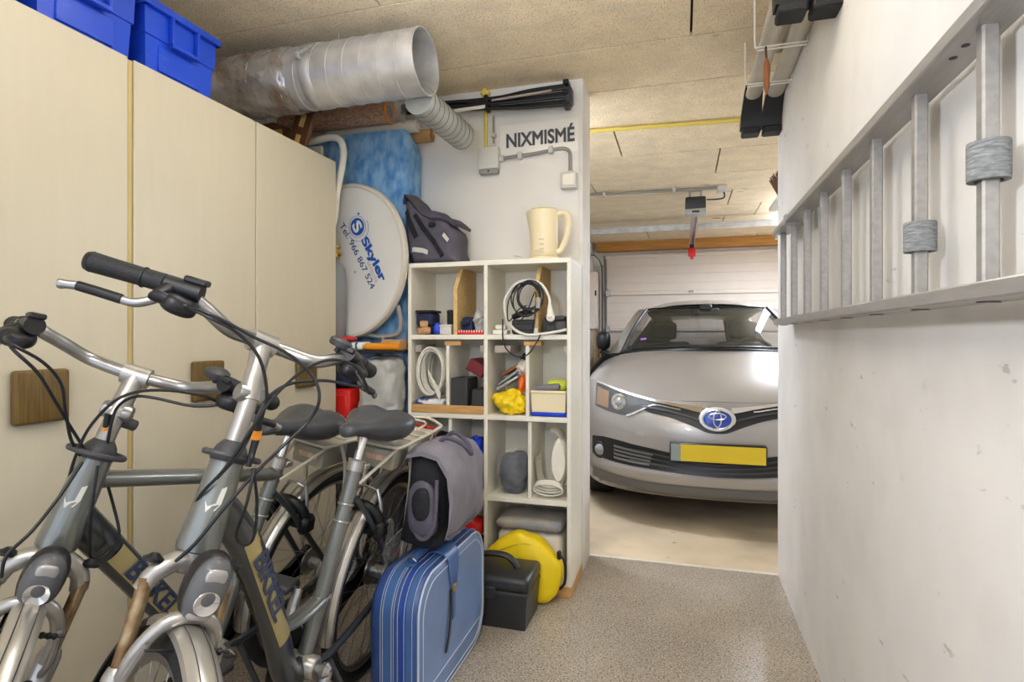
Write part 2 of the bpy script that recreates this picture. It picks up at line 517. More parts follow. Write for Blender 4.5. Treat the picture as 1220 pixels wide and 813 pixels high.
# sectional garage door, its beam and rails
gd = struct('door_1', MB().box(-0.985, 2.06, 7.98, 8.03, 0, 2.24), M_door)
for k in range(5):
    z0 = [0.0, 0.36, 0.80, 1.245, 1.75][k]
    z1 = [0.355, 0.795, 1.24, 1.72, 2.21][k]
    mb = MB()
    n = 4
    h = (z1 - z0)
    for i in range(n):
        mb.box(-0.975, 2.05, 7.936, 7.982, z0 + h * i / n + (0.002 if i == 0 else 0.0004), z0 + h * (i + 1) / n - 0.0004, 0.0015)
    struct('panel', mb, M_door, gd)
for z in (1.73, 1.245, 0.8):
    struct('rail', MB().box(-0.98, 2.05, 7.90, 7.94, z - 0.028, z + 0.028, 0.008), M_door, gd)
    struct('roller_bracket', MB().box(-0.985, -0.93, 7.87, 7.90, z - 0.04, z + 0.045, 0.005).tube([(-1.02, 7.885, z), (-0.95, 7.885, z)], 0.012), M_alu, gd)
struct('rail', MB().box(-1.0, 2.06, 7.90, 7.95, 2.205, 2.25, 0.006), M_door, gd)
struct('clip', MB().box(0.09, 0.15, 7.885, 7.9, 1.725, 1.75, 0.004), M_alu, gd)
struct('track', MB().box(-1.06, -1.02, 7.86, 7.92, 0, 2.12, 0.004), M_gcon, gd)
struct('trim_2', MB().box(-1.10, 2.2, 7.78, 7.95, 2.29, ZC - 0.002, 0.003), M_beam)
solo('cross_bar', MB().box(-1.14, 2.19, 6.36, 6.385, 2.27, 2.335, 0.004).box(-1.14, 2.19, 6.34, 6.41, 2.325, 2.335, 0.002), M_galv, 'galvanised cross bar of the door track spanning the garage under the ceiling', 'bar')

# tube lamps out of view; rear, right-side and corner ones added as fill light
for lb, (cx, cy, sx, sy) in (('pendant tube lamp over the bicycles', (-0.42, 1.4, 1.25, 0.13)), ('added fill lamp, unseen, in the rear of the storage room', (-0.42, -0.4, 1.25, 0.13)),
                             ('pendant tube lamp beside the middle of the car', (1.02, 6.1, 0.13, 1.3)), ('added fill lamp, unseen, at the right side of the garage', (1.95, 5.4, 0.13, 1.25)), ('added short fill lamp, hidden in the garage corner behind the back wall', (-0.86, 3.33, 0.5, 0.13))):
    t = thing('tube_or_fill_lamp', lb, 'lamp', (cx, cy, 2.185), 'ceiling lamps')
    P('lamp_body', MB().box(cx - sx / 2, cx + sx / 2, cy - sy / 2, cy + sy / 2, 2.182, 2.218, 0.006), M_box, t)
    for s_ in (-0.4, 0.4):
        P('rod', MB().tube([(cx + s_ * (sx - 0.1), cy + s_ * (sy - 0.1), 2.215), (cx + s_ * (sx - 0.1), cy + s_ * (sy - 0.1), ZC - 0.002)], 0.004, 6), M_box, t)

# ---------------------------------------------------------------- wardrobe
XW = -1.55
wd = thing('wardrobe', 'tall cream laminate wardrobe with three flat doors along the wall', 'wardrobe', (-1.85, 1.55, 0))
P('carcass', MB().box(-2.16, XW - 0.021, 0.24, 2.366, 0.07, 1.966, 0.002), M_cream, wd)
P('plinth', MB().box(-2.12, XW - 0.045, 0.25, 2.356, 0, 0.07), M_plinth, wd)
for i, (y0, y1) in enumerate([(0.262, 0.787), (0.792, 1.306), (1.327, 1.834), (1.84, 2.366)]):
    d = P('door', MB().box(XW - 0.02, XW, y0, y1, 0.072, 1.966, 0.0015), M_cream, wd)
    yc = [0.52, 1.06, 1.594, 2.13][i]
    hb = MB().box(XW, XW + 0.022, yc - 0.066, yc + 0.066, 0.933, 1.067, 0.009, 3)
    P('handle_block', hb, M_oak, d, label='square oiled oak pull block')
P('edge_strip', MB().box(XW - 0.03, XW - 0.004, 1.309, 1.325, 0.072, 1.962, 0.002), M_creamedge, wd, label='brown strip in the gap between the first doors')

# blue crates on the wardrobe
def crate(y0, y1, label):
    t = thing('storage_crate', label, 'crate', (XW - 0.21, (y0 + y1) / 2, 1.966), 'blue crates on top of the wardrobe')
    x0, x1 = XW - 0.42, XW - 0.012
    z0, zt = 1.966, 2.19
    # tapered hollow body
    def rect(z, ins): return [(x0 + ins, y0 + ins, z), (x1 - ins, y0 + ins, z), (x1 - ins, y1 - ins, z), (x0 + ins, y1 - ins, z)]
    P('body', MB().loft([rect(z0, 0.022), rect(z0 + 0.115, 0.016), rect(z0 + 0.118, 0.011), rect(zt - 0.02, 0.008), rect(zt - 0.02, 0.02), rect(z0 + 0.01, 0.03)]), M_blue, t, 20)
    rim = MB()
    for (a, b, c, d) in ((x0 - 0.006, x1 + 0.006, y0 - 0.004, y0 + 0.016), (x0 - 0.006, x1 + 0.006, y1 - 0.016, y1 + 0.004), (x0 - 0.006, x0 + 0.014, y0, y1), (x1 - 0.012, x1 + 0.008, y0, y1)):
        rim.box(a, b, c, d, zt - 0.024, zt, 0.003)
    P('rim', rim, M_blue, t)
    cy = (y0 + y1) / 2
    P('grip', MB().box(x1 - 0.006, x1 + 0.01, cy - 0.055, cy - 0.045, zt - 0.115, zt - 0.024, 0.002).box(x1 - 0.006, x1 + 0.01, cy + 0.045, cy + 0.055, zt - 0.115, zt - 0.024, 0.002).box(x1 - 0.006, x1 + 0.012, cy - 0.055, cy + 0.055, zt - 0.12, zt - 0.105, 0.003), M_blue, t)
    P('label_panel', MB().box(x1 - 0.0225, x1 - 0.0135, cy - 0.085, cy + 0.075, z0 + 0.02, z0 + 0.1, 0.002), M_blue, t)

crate(1.372, 1.668, 'blue stacking crate at the duct end of the wardrobe top')
crate(1.06, 1.356, 'blue stacking crate in the middle of the row of crates')
crate(0.745, 1.042, 'blue stacking crate at the left frame edge on the wardrobe')

# ---------------------------------------------------------------- shelf unit
su = thing('shelf_unit', 'white open shelf unit with eight bays standing against the back wall', 'shelf unit', (-0.86, 2.66, 0))
SX0, SX1, SY0, SY1, ST = -1.253, -0.466, 2.513, 2.803, 1.498
P('plinth', MB().box(SX0, SX1 + 0.002, SY0 - 0.003, SY1, 0, 0.045, 0.002), M_pinex, su, label='bare pine plinth board')
for x in (SX0, (SX0 + SX1) / 2 - 0.009 - 0.002, SX1 - 0.018):
    P('side_panel', MB().box(x, x + (0.018 if x != SX1 - 0.018 else 0.018), SY0, SY1, 0.045, ST - 0.022, 0.0012), M_white, su)
P('top_board', MB().box(SX0, SX1, SY0 - 0.001, SY1, ST - 0.022, ST, 0.0015), M_white, su)
P('back_board', MB().box(SX0 + 0.01, SX1 - 0.01, SY1 - 0.006, SY1 - 0.001, 0.045, ST - 0.02), M_white, su)
SM = (SX0 + SX1) / 2 - 0.002
for z in (0.045, 0.398, 0.768, 1.136):
    for (a, b) in ((SX0 + 0.018, SM - 0.009), (SM + 0.009, SX1 - 0.018)):
        P('shelf_board', MB().box(a, b, SY0 + 0.001, SY1 - 0.006, z, z + 0.022, 0.0012), M_white, su)
Z1, Z2, Z3, Z4 = 1.158, 0.79, 0.42, 0.067
for (x, z, h) in ((-1.062, Z2, 0.318), (-0.675, Z2, 0.318), (-1.05, Z3, 0.345), (-0.664, Z3, 0.345)):
    d = P('divider', MB().box(x, x + 0.016, SY0 + 0.012, SY1 - 0.01, z, z + h, 0.001), M_white, su)
    if z == Z2:
        P('cap_strip', MB().box(x - 0.012, x + 0.07, SY0 + 0.02, SY0 + 0.07, z + h, z + h + 0.02, 0.002), M_pinex, d)
for x in (-1.027, -0.637):
    P('divider', MB().prism([(2.53, Z1), (2.79, Z1), (2.79, 1.472), (2.605, 1.472), (2.53, 1.372)], lambda y, z: (x, y, z), lambda y, z: (x + 0.019, y, z)), M_particle, su, label='raw particle board with a cut front corner')
P('front_rail', MB().box(SX0 + 0.018, SM - 0.009, SY0 - 0.002, SY0 + 0.014, Z2, Z2 + 0.038, 0.002), M_pinex, su, label='pine strip across the front edge')
for (x, w_) in ((-0.825, 0.075), (-1.225, 0.03)):
    P('runner', MB().box(x, x + w_, SY0 + 0.02, SY0 + 0.2, Z2 + 0.285, Z2 + 0.318, 0.002), M_palegrey, su)
for x in (-0.505, -0.895):
    P('bracket', MB().box(x, x + 0.02, SY0 + 0.02, SY0 + 0.06, Z2 + 0.285, Z2 + 0.318, 0.002), M_palegrey, su)

# ---------------------------------------------------------------- bicycles
CAB = {
'A': [[(0.973, -0.001, 1.201), (0.92, 0.046, 1.17), (0.877, 0.099, 1.143), (0.848, 0.139, 1.103), (0.846, 0.155, 1.061), (0.841, 0.134, 1.015), (0.88, 0.111, 0.969), (0.901, 0.073, 0.91), (0.93, 0.047, 0.855), (0.96, 0.019, 0.791), (0.992, -0.017, 0.737), (1.004, -0.018, 0.706)], [(0.974, -0.003, 1.195), (0.935, 0.03, 1.171), (0.908, 0.06, 1.129), (0.886, 0.069, 1.065), (0.878, 0.061, 1.015), (0.88, 0.056, 0.974), (0.892, 0.061, 0.94)], [(0.676, 0.177, 1.064), (0.721, 0.161, 1.12), (0.76, 0.131, 1.134), (0.81, 0.106, 1.12), (0.859, 0.088, 1.082), (0.896, 0.079, 1.044), (0.911, 0.065, 1.001), (0.93, 0.036, 0.925), (0.931, -0.01, 0.859), (0.895, -0.042, 0.789)], [(0.699, 0.166, 1.079), (0.764, 0.121, 1.089), (0.827, 0.085, 1.083), (0.864, 0.067, 1.063), (0.888, 0.062, 1.032), (0.914, 0.056, 0.964), (0.933, 0.024, 0.904)], [(0.9, 0.075, 0.926), (0.913, 0.078, 0.866), (0.897, 0.056, 0.793), (0.865, 0.055, 0.763), (0.852, 0.063, 0.779), (0.851, 0.058, 0.844), (0.872, 0.054, 0.915)]],
'B': [[(1.061, 0.0, 1.152), (1.03, 0.026, 1.111), (0.986, 0.017, 1.051), (0.943, 0.005, 0.993), (0.908, 0.01, 0.937)], [(1.063, -0.01, 1.161), (1.019, 0.016, 1.129), (0.983, 0.019, 1.087), (0.963, 0.013, 1.031), (0.935, 0.0, 0.965), (0.907, -0.007, 0.925)], [(0.726, 0.192, 1.087), (0.754, 0.187, 1.063), (0.794, 0.143, 1.051), (0.837, 0.086, 1.059), (0.86, 0.056, 1.057), (0.87, 0.028, 1.03), (0.875, 0.023, 0.987), (0.869, 0.015, 0.921)], [(0.707, 0.184, 1.033), (0.767, 0.146, 1.069), (0.835, 0.091, 1.077), (0.886, 0.054, 1.059), (0.913, 0.021, 0.999), (0.923, 0.003, 0.929), (0.904, -0.036, 0.838)], [(0.909, 0.047, 0.919), (0.922, 0.065, 0.835), (0.897, 0.044, 0.741), (0.876, 0.037, 0.706), (0.851, 0.036, 0.712), (0.834, 0.043, 0.746), (0.838, 0.015, 0.813), (0.871, 0.014, 0.894)], [(0.927, 0.029, 0.925), (0.967, 0.035, 0.866), (1.016, 0.049, 0.82), (1.047, 0.04, 0.781), (1.05, 0.039, 0.741)]]}
WR, HZ = 0.345, 0.345


def wheel(name, parent, cx, basis, front):
    t = P(name, MB().ring((cx, 0, HZ), (0, 1, 0), 0.323, 0.022, 56, 12), M_rubber, parent, basis=basis, label='wheel with black rubber tyre')
    P('rim', MB().lathe([(0.303, -0.012), (0.311, -0.012), (0.306, 0), (0.311, 0.012), (0.303, 0.012), (0.291, 0.007), (0.291, -0.007), (0.303, -0.012)], 56, (cx, 0, HZ), (0, 1, 0), False), M_alu, t)
    sp = MB()
    for k in range(36):
        a = 2 * PI * k / 36
        sgn = 1 if k % 2 else -1
        b = a + (0.9 if (k // 2) % 2 else -0.9)
        hr = 0.045 if not front else 0.03
        sp.tube([(cx + hr * math.cos(b), sgn * 0.028, HZ + hr * math.sin(b)), (cx + 0.295 * math.cos(a), 0, HZ + 0.295 * math.sin(a))], 0.0011, 4, False)
    P('spokes', sp, M_alu, t, kind='stuff')
    P('hub', MB().lathe([(0.012, -0.055), (0.012, -0.034), (0.05 if not front else 0.032, -0.033), (0.05 if not front else 0.032, -0.027), (0.022, -0.024), (0.022, 0.024), (0.05 if not front else 0.032, 0.027), (0.05 if not front else 0.032, 0.033), (0.012, 0.034), (0.012, 0.055)], 20, (cx, 0, HZ), (0, 1, 0)), M_alu, t)
    if not front:
        P('brake_drum', MB().lathe([(0.02, 0.036), (0.062, 0.038), (0.068, 0.046), (0.062, 0.056), (0.02, 0.062)], 24, (cx, 0, HZ), (0, 1, 0)), M_silver, t)
        P('sprocket', MB().lathe([(0.02, -0.046), (0.042, -0.046), (0.042, -0.042), (0.02, -0.042)], 18, (cx, 0, HZ), (0, 1, 0)), M_blackm, t)
        P('reflector', MB().box(cx - 0.2, cx - 0.13, -0.004, 0.004, HZ - 0.02, HZ + 0.01, 0.002), M_red if cx < 0.001 else M_orange, t)


def mudguard(name, parent, cx, a0, a1, basis, n=36, m_=None):
    Rm = 0.362
    prof = [(-0.027, -0.016), (-0.026, -0.006), (-0.017, 0.002), (0, 0.005), (0.017, 0.002), (0.026, -0.006), (0.027, -0.016), (0.025, -0.016), (0.024, -0.008), (0.016, 0), (0, 0.003), (-0.016, 0), (-0.024, -0.008), (-0.025, -0.016)]
    rings = []
    for i in range(n + 1):
        a = a0 + (a1 - a0) * i / n
        rings.append([(cx + (Rm + dz) * math.cos(a), y, HZ + (Rm + dz) * math.sin(a)) for y, dz in prof])
    m = P(name, MB().loft(rings), m_ or M_mud, parent, basis=basis)
    if m_: return m
    st = MB()
    for y in (-0.0125, 0.0125):
        st.tube([(cx + (Rm + 0.0042) * math.cos(a0 + (a1 - a0) * i / n), y, HZ + (Rm + 0.0042) * math.sin(a0 + (a1 - a0) * i / n)) for i in range(n + 1)], 0.0009, 4)
    P('pinstripe', st, M_fdark, m)
    return m


def oval(pts, ra, rb, n=14, up=(0, 1, 0)):
    """tube with elliptic section, ra across (y), rb in the plane of the frame"""
    mb = MB()
    rs = ra if isinstance(ra, list) else [ra] * len(pts)
    mb.tube(pts, rs, n, True, False, rb / (ra[0] if isinstance(ra, list) else ra), up)
    return mb


def bicycle(key, label, Rx, Ry, psi, phi, delta, delta2, hb, ht, cl, w_, b_, r_, th, gz, w1, b1, r1, hl_off, stepthrough):
    f = V((math.sin(psi), -math.cos(psi), 0))
    l = V((math.cos(psi), math.sin(psi), 0))
    u = V((0, 0, 1))
    Mx = Matrix((f, math.cos(phi) * l - math.sin(phi) * u, math.sin(phi) * l + math.cos(phi) * u)).transposed().to_4x4()
    Mx.translation = V((Rx, Ry, 0.002))
    t = thing('city_bicycle', label, 'bicycle', group='city bicycles beside the wardrobe', M=Mx)
    hb, ht, cl = V(hb), V(ht), V(cl)
    ax = (ht - hb).normalized()
    S = Matrix.Translation(hb) @ Matrix.Rotation(delta, 4, ax) @ Matrix.Translation(-hb)
    S2 = Matrix.Translation(hb) @ Matrix.Rotation(delta2, 4, ax) @ Matrix.Translation(-hb)
    FX = 1.148 if stepthrough else 1.122
    # ---- frame
    up_, dn = ht - ax * 0.012, hb + ax * 0.004
    hp = [dn, dn + ax * 0.01, dn + ax * 0.05, up_ - ax * 0.04, up_]
    fr = P('frame', MB().tube(hp, [0.036, 0.0375, 0.0355, 0.032, 0.03], 20), M_fgrey, t, label='grey metallic bicycle frame')
    bbx, bbz = 0.458, 0.278
    if stepthrough:
        dpts = spline([(0.888, 0, 0.835), (0.80, 0, 0.745), (0.70, 0, 0.60), (0.605, 0, 0.43), (0.548, 0, 0.318), (0.505, 0, 0.272), (bbx, 0, 0.27)], 6)
        P('down_tube', oval(dpts, 0.027, 0.037), M_fdark, fr)
        P('bridge_tube', oval(spline([(0.645, 0, 0.50), (0.585, 0, 0.446), (0.49, 0, 0.428), (0.385, 0, 0.437)], 5), 0.023, 0.014), M_fgrey, fr)
        A_, B_ = V((0.80, 0, 0.745)), V((0.605, 0, 0.43))
    else:
        d0, d1 = V((0.905, 0, 0.80)), V((bbx + 0.02, 0, 0.285))
        P('down_tube', oval([d0.lerp(d1, i / 8) for i in range(9)], 0.026, 0.036), M_fdark, fr)
        P('top_tube', oval([V((0.885, 0, 0.872)).lerp(V((0.30, 0, 0.745)), i / 8) for i in range(9)], 0.022, 0.019), M_fgrey, fr)
        A_, B_ = d0.lerp(d1, 0.2), d0.lerp(d1, 0.78)
    # champagne panels with the lettering, one on each flank of the down tube
    dv = (B_ - A_).normalized()
    nv = V((dv.z, 0, -dv.x))
    for sy in (1, -1):
        rows_ = []
        for i in range(9):
            c = A_.lerp(B_, i / 8)
            if stepthrough:
                # follow the tube's own centre line
                c = min(dpts, key=lambda q: (q - c).length).lerp(c, 0.0) if False else c
            rows_.append([c + nv * (0.038 * math.sin(q)) + V((0, sy * 0.0282 * math.cos(q), 0)) for q in [R(-35 + 70 * k / 6) for k in range(7)]])
        lo = rows_
        pn = P('frame_panel', MB().grid(lo), M_gold, fr, label='champagne panel with blue-grey lettering')
        cc = A_.lerp(B_, 0.44) + V((0, sy * 0.0296, 0)) + nv * 0.004 * 1
        xdir = dv
        ydir = nv if sy == 1 else -nv
        # letters must face outwards
        M_ = axes(cc, xdir, nv if xdir.cross(nv).y * sy > 0 else -nv)
        text_fit('lettering', 'BIKKEL', 0.225, 0.046, M_bikelet, fr, M_, 0.035, 0.12, 0.0005)
    P('seat_tube', MB().tube([(0.302, 0, 0.782), (0.45, 0, 0.285)], 0.021, 16), M_fgrey, fr)
    P('bottom_bracket', MB().lathe([(0.026, -0.045), (0.03, -0.04), (0.03, 0.04), (0.026, 0.045)], 20, (bbx, 0, bbz), (0, 1, 0)), M_silver, fr)
    for wx, wz in ((0.345, 0.632), (0.332, 0.678)):
        P('weld_collar', MB().ring((wx, 0, wz), (0.285, 0, -0.96), 0.0215, 0.0033, 22, 6), M_silver, fr)
    st = MB()
    for s_ in (-1, 1):
        st.tube(spline([(0.325, s_ * 0.018, 0.70), (0.25, s_ * 0.04, 0.62), (0.02, s_ * 0.062, 0.36)], 5), 0.0095, 10)
        st.tube(spline([(0.43, s_ * 0.03, 0.275), (0.33, s_ * 0.045, 0.285), (0.0, s_ * 0.062, HZ)], 5), 0.011, 10)
        st.box(-0.03, 0.03, s_ * 0.062 - 0.004, s_ * 0.062 + 0.004, HZ - 0.03, HZ + 0.03, 0.003)
    P('stays', st, M_fdark, fr)
    bo_, bq = hb.lerp(ht, 0.6), Matrix.Rotation(R(36), 3, ax)
    def bpt(a, z, r_): return bo_ + bq @ V((r_ * math.cos(a / 0.034), r_ * math.sin(a / 0.034), 0)) + ax * z
    P('head_badge', MB().prism([(-0.014, -0.004), (-0.008, -0.012), (0.004, -0.004), (0.006, 0.022), (0.014, 0.026), (0.013, -0.004), (0.006, -0.017), (-0.008, -0.022)], lambda a, z: bpt(a, z, 0.033), lambda a, z: bpt(a, z, 0.0362)), M_badgepale, fr, 0, label='pale angular emblem')
    # ---- wheels and mudguards
    wheel('rear_wheel', t, 0.0, None, False)
    wheel('front_wheel', t, FX, S, True)
    mudguard('rear_mudguard', t, 0.0, R(-12), R(192), None)
    fm = mudguard('front_mudguard', t, FX, R(-8), R(128), S)
    mudguard('mudguard_end', t, FX, R(128.3), R(196), S, 18, M_black)
    P('mud_flap', MB().box(FX + 0.34, FX + 0.37, -0.03, 0.03, HZ - 0.17, HZ - 0.04, 0.004), M_black, fm)
    sm = MB()
    for s_ in (-1, 1):
        sm.tube([(0, s_ * 0.06, HZ), (-0.28, s_ * 0.03, HZ + 0.23)], 0.0022, 6)
        sm.tube([(0, s_ * 0.06, HZ), (-0.36, s_ * 0.03, HZ + 0.0)], 0.0022, 6)
    P('mudguard_stay', sm, M_alu, t)
    # ---- fork (turns with the bars)
    c0 = hb - ax * 0.012
    axle = V((FX, 0, HZ))
    cz = c0 + V((0.012, 0, 0))
    fk = MB()
    fk.tube([hb + ax * 0.002, hb - ax * 0.03], [0.034, 0.026], 18)
    for s_ in (-1, 1):
        fk.tube(spline([c0 + V((0.004, 0, -0.004)), c0 + V((0.012, s_ * 0.03, 0.0)), c0 + V((0.018, s_ * 0.058, -0.022)), c0 + V((0.024, s_ * 0.068, -0.05))], 5), [0.022] * 5 + [0.018] * 5 + [0.0165] * 6, 14)
    fo = P('fork', fk, M_silver, t, basis=S, label='silver suspension fork')
    for s_ in (-1, 1):
        top = c0 + V((0.022, s_ * 0.068, -0.03))
        mid = top.lerp(V((axle.x, s_ * 0.062, axle.z)), 0.36)
        P('cap', MB().lathe([(0.017, 0), (0.018, 0.006), (0.012, 0.009), (0.006, 0.014)], 14, top + ax * 0.028, ax), M_blackm, fo)
        P('stanchion', MB().tube([top, mid], 0.0125, 14), M_stanch, fo)
        P('lower_leg', MB().tube([mid + (top - mid) * 0.1, mid, mid.lerp(V((axle.x, s_ * 0.062, axle.z)), 0.5), V((axle.x - 0.008, s_ * 0.062, axle.z + 0.02)), V((axle.x, s_ * 0.062, axle.z - 0.015))], [0.016, 0.021, 0.019, 0.015, 0.013], 14), M_silver, fo)
        P('brake_arm', MB().tube(spline([mid + V((0.022, s_ * -0.004, -0.03)), mid + V((0.038, s_ * 0.002, 0.02)), mid + V((0.042, s_ * -0.006, 0.085))], 5), [0.007] * 5 + [0.006] * 6, 8), M_alu, fo)
        P('brake_pad', MB().box(mid.x + 0.0, mid.x + 0.05, s_ * 0.022, s_ * 0.034, mid.z - 0.055, mid.z - 0.04, 0.004).tube([(mid.x + 0.028, s_ * 0.034, mid.z - 0.047), (mid.x + 0.028, s_ * 0.06, mid.z - 0.03)], 0.006, 8), M_black, fo)
    mid = (c0 + V((0.022, 0.068, -0.03))).lerp(V((axle.x, 0.062, axle.z)), 0.36)
    P('brake_arch', MB().tube(spline([(mid.x + 0.012, -0.062, mid.z), (mid.x + 0.018, -0.06, mid.z + 0.06), (mid.x + 0.02, -0.038, mid.z + 0.11), (mid.x + 0.02, 0, mid.z + 0.125), (mid.x + 0.02, 0.038, mid.z + 0.11), (mid.x + 0.018, 0.06, mid.z + 0.06), (mid.x + 0.012, 0.062, mid.z)], 5), 0.0125, 12), M_silver, fo)
    nz = mid.z + 0.085
    P('brake_bellows', MB().lathe([(0.004, -0.03)] + [(0.0065 if k % 2 else 0.0045, -0.028 + k * 0.005) for k in range(12)] + [(0.004, 0.03)], 10, (mid.x + 0.054, 0.028, nz), (0, 1, 0)).tube([(mid.x + 0.052, -0.062, nz), (mid.x + 0.054, 0.07, nz)], 0.0022, 6), M_black, fo)
    # ---- headlight
    hc = c0 + V(hl_off)
    la = (ax + V((0.25, 0, 0))).normalized()
    q = axes(hc, (0, 1, 0), la)
    hl = P('headlight', MB().blob((0, 0, 0), (0.036, 0.059, 0.036), 24, 14, 0.85, M=q @ Matrix.Translation((0, 0, -0.012))), M_black, t, basis=S, label='oval headlight in a dark housing')
    P('back_plate', MB().blob((0, 0, 0), (0.0325, 0.0545, 0.023), 24, 14, 0.85, M=q @ Matrix.Translation((0, 0, 0.003))), M_dkgrey, hl)
    P('reflector', MB().lathe([(0.004, -0.004), (0.017, 0.0), (0.0205, 0.004), (0.0195, 0.0055), (0.012, 0.003), (0.0, 0.001)], 24, q @ V((0, -0.014, 0.0225)), q.to_3x3() @ V((0, 0.1, 1))), M_chrome, hl)
    P('reflex_panel', MB().blob((0, 0, 0), (0.0205, 0.0115, 0.0085), 18, 10, 0.6, M=q @ Matrix.Translation((0, -0.037, 0.0125))), M_palegrey, hl)
    P('reflector_hood', MB().blob((0, 0, 0), (0.0185, 0.018, 0.008), 18, 10, 0.6, M=q @ Matrix.Translation((0, 0.024, 0.0165))), M_silver, hl)
    P('lens', MB().blob((0, 0, 0), (0.0335, 0.056, 0.0315), 24, 14, 0.85, M=q @ Matrix.Translation((0, 0, 0.002))), M_hlglass, hl)
    P('bracket', MB().tube([hc, c0 + V((0.02, 0, 0))], 0.009, 10), M_black, hl)
    # ---- headset, stem, bars
    P('headset', MB().lathe([(0.032, -0.012), (0.034, 0), (0.028, 0.016), (0.019, 0.028)], 20, ht, ax), M_dkgrey, t, basis=S2)
    P('cable_clip', MB().ring(ht + ax * 0.004 + V((0.012, 0, 0)), ax, 0.04, 0.006, 26, 8, sy=1.25), M_dkgrey, t, basis=S2)
    piv = ht + ax * ((cl - ht).length * 0.52)
    arm = (cl - piv).normalized()
    sm_ = P('stem', MB().tube([ht + ax * 0.015, piv], [0.0185, 0.018], 16).tube([piv - ax * 0.012, piv.lerp(cl, 0.5), cl], [0.023, 0.0195, 0.022], 14), M_silver, t, basis=S2, label='silver adjustable stem')
    P('pivot_bolt', MB().lathe([(0.016, -0.028), (0.018, -0.024), (0.018, 0.024), (0.016, 0.028)], 18, piv, (0, 1, 0)), M_alu, sm_)
    P('bolt_barrel', MB().lathe([(0.008, 0), (0.012, 0.002), (0.012, 0.03), (0.009, 0.033)], 14, piv + V((-0.005, 0.01, -0.02)), (-0.4, 1, -0.25)), M_dkgrey, sm_)
    P('bar_clamp', MB().tube([cl + V((0, -0.026, 0)), cl + V((0, 0.026, 0))], 0.0225, 16), M_silver, sm_)
    L0 = cl + V((-b_, w_, r_))
    g = 0.135
    gdir = V((-math.sin(th), math.cos(th), gz / 0.125))
    def side(s_): return [cl, cl + V((-b1 * 0.25, s_ * w1 * 0.45, r1 * 0.25)), cl + V((-b1, s_ * w1, r1)), cl + V((-(b1 + b_) / 2 + 0.006, s_ * (w1 + w_) / 2, (r1 + r_) / 2 + 0.004)), cl + V((-b_, s_ * w_, r_)), cl + V((-b_ + gdir.x * g, s_ * (w_ + gdir.y * g), r_ + gdir.z * g))]
    hbars = MB()
    pts = spline(side(-1)[::-1], 6)[:-1] + spline(side(1), 6)
    hbars.tube(pts, 0.0136, 14)
    hbp = P('handlebar', hbars, M_alu, t, basis=S2, label='brushed aluminium swept handlebar')
    for s_ in (-1, 1):
        e0 = cl + V((-b_, s_ * w_, r_))
        gd = V((gdir.x, s_ * gdir.y, gdir.z)).normalized()
        fwd = V((gd.y * s_, -gd.x * s_, 0)) * 1.0
        G = P('grip', MB().tube([e0 + gd * 0.012, e0 + gd * 0.015, e0 + gd * 0.06, e0 + gd * 0.12, e0 + gd * 0.14, e0 + gd * 0.143], [0.014, 0.0175, 0.017, 0.018, 0.0185, 0.015], 16), M_rubber, t, basis=S2)
        P('grip_ring', MB().ring(e0 + gd * 0.05, gd, 0.0175, 0.0022, 18, 6), M_black, G)
        P('grip_cap', MB().tube([e0 + gd * 0.138, e0 + gd * 0.146], [0.0192, 0.0165], 16), M_black, G)
        lv = P('brake_lever', MB().tube(spline([e0 + gd * 0.005 + fwd * 0.03 + V((0, 0, -0.03)), e0 + gd * 0.03 + fwd * 0.036 + V((0, 0, -0.046)), e0 + gd * 0.065 + fwd * 0.038 + V((0, 0, -0.046)), e0 + gd * 0.115 + fwd * 0.036 + V((0, 0, -0.044)), e0 + gd * 0.15 + fwd * 0.04 + V((0, 0, -0.05))], 5), [0.008] * 6 + [0.0075] * 12 + [0.0075, 0.009, 0.0075], 10, True, False, 0.7, (0, 0, 1)), M_alu, t, basis=S2, label='aluminium brake lever with a black grip')
        P('lever_pad', MB().tube(spline([e0 + gd * 0.05 + fwd * 0.038 + V((0, 0, -0.046)), e0 + gd * 0.085 + fwd * 0.038 + V((0, 0, -0.045)), e0 + gd * 0.122 + fwd * 0.037 + V((0, 0, -0.0445))], 4), 0.0088, 10), M_black, lv)
        P('lever_mount', MB().tube([e0 - gd * 0.022, e0 + gd * 0.012], 0.0175, 14).tube([e0 + fwd * 0.01 + V((0, 0, -0.008)), e0 + gd * 0.004 + fwd * 0.034 + V((0, 0, -0.024)), e0 - gd * 0.025 + fwd * 0.036 + V((0, 0, -0.026))], [0.014, 0.014, 0.008], 12).lathe([(0.006, 0), (0.0065, 0.012), (0.004, 0.014), (0.004, 0.024)], 10, e0 - gd * 0.025 + fwd * 0.036 + V((0, 0, -0.026)), -gd), M_black, lv)
        P('gear_shifter', MB().tube([e0 - gd * 0.02, e0 - gd * 0.05], 0.018, 14).blob(e0 - gd * 0.03 + fwd * 0.018 + V((0, 0, -0.03)), (0.026, 0.03, 0.018), 16, 10, 0.7).box(-0.02, 0.02, -0.014, 0.014, 0, 0.012, 0.003, 1, axes(e0 - gd * 0.034 + V((0, 0, 0.014)), gd, fwd)), M_black, t, basis=S2)
    e1 = cl + V((-b_, w_, r_)) + V((0, -0.05, 0))
    P('bell', MB().lathe([(0.024, 0.012), (0.026, 0.016), (0.026, 0.026), (0.02, 0.031), (0.004, 0.033)], 20, e1 + V((0.004, 0, 0)), (0, 0, 1)).tube([e1, e1 + V((0.004, 0, 0.016))], 0.006, 8), M_dkgrey, t, basis=S2)
    anch = {}
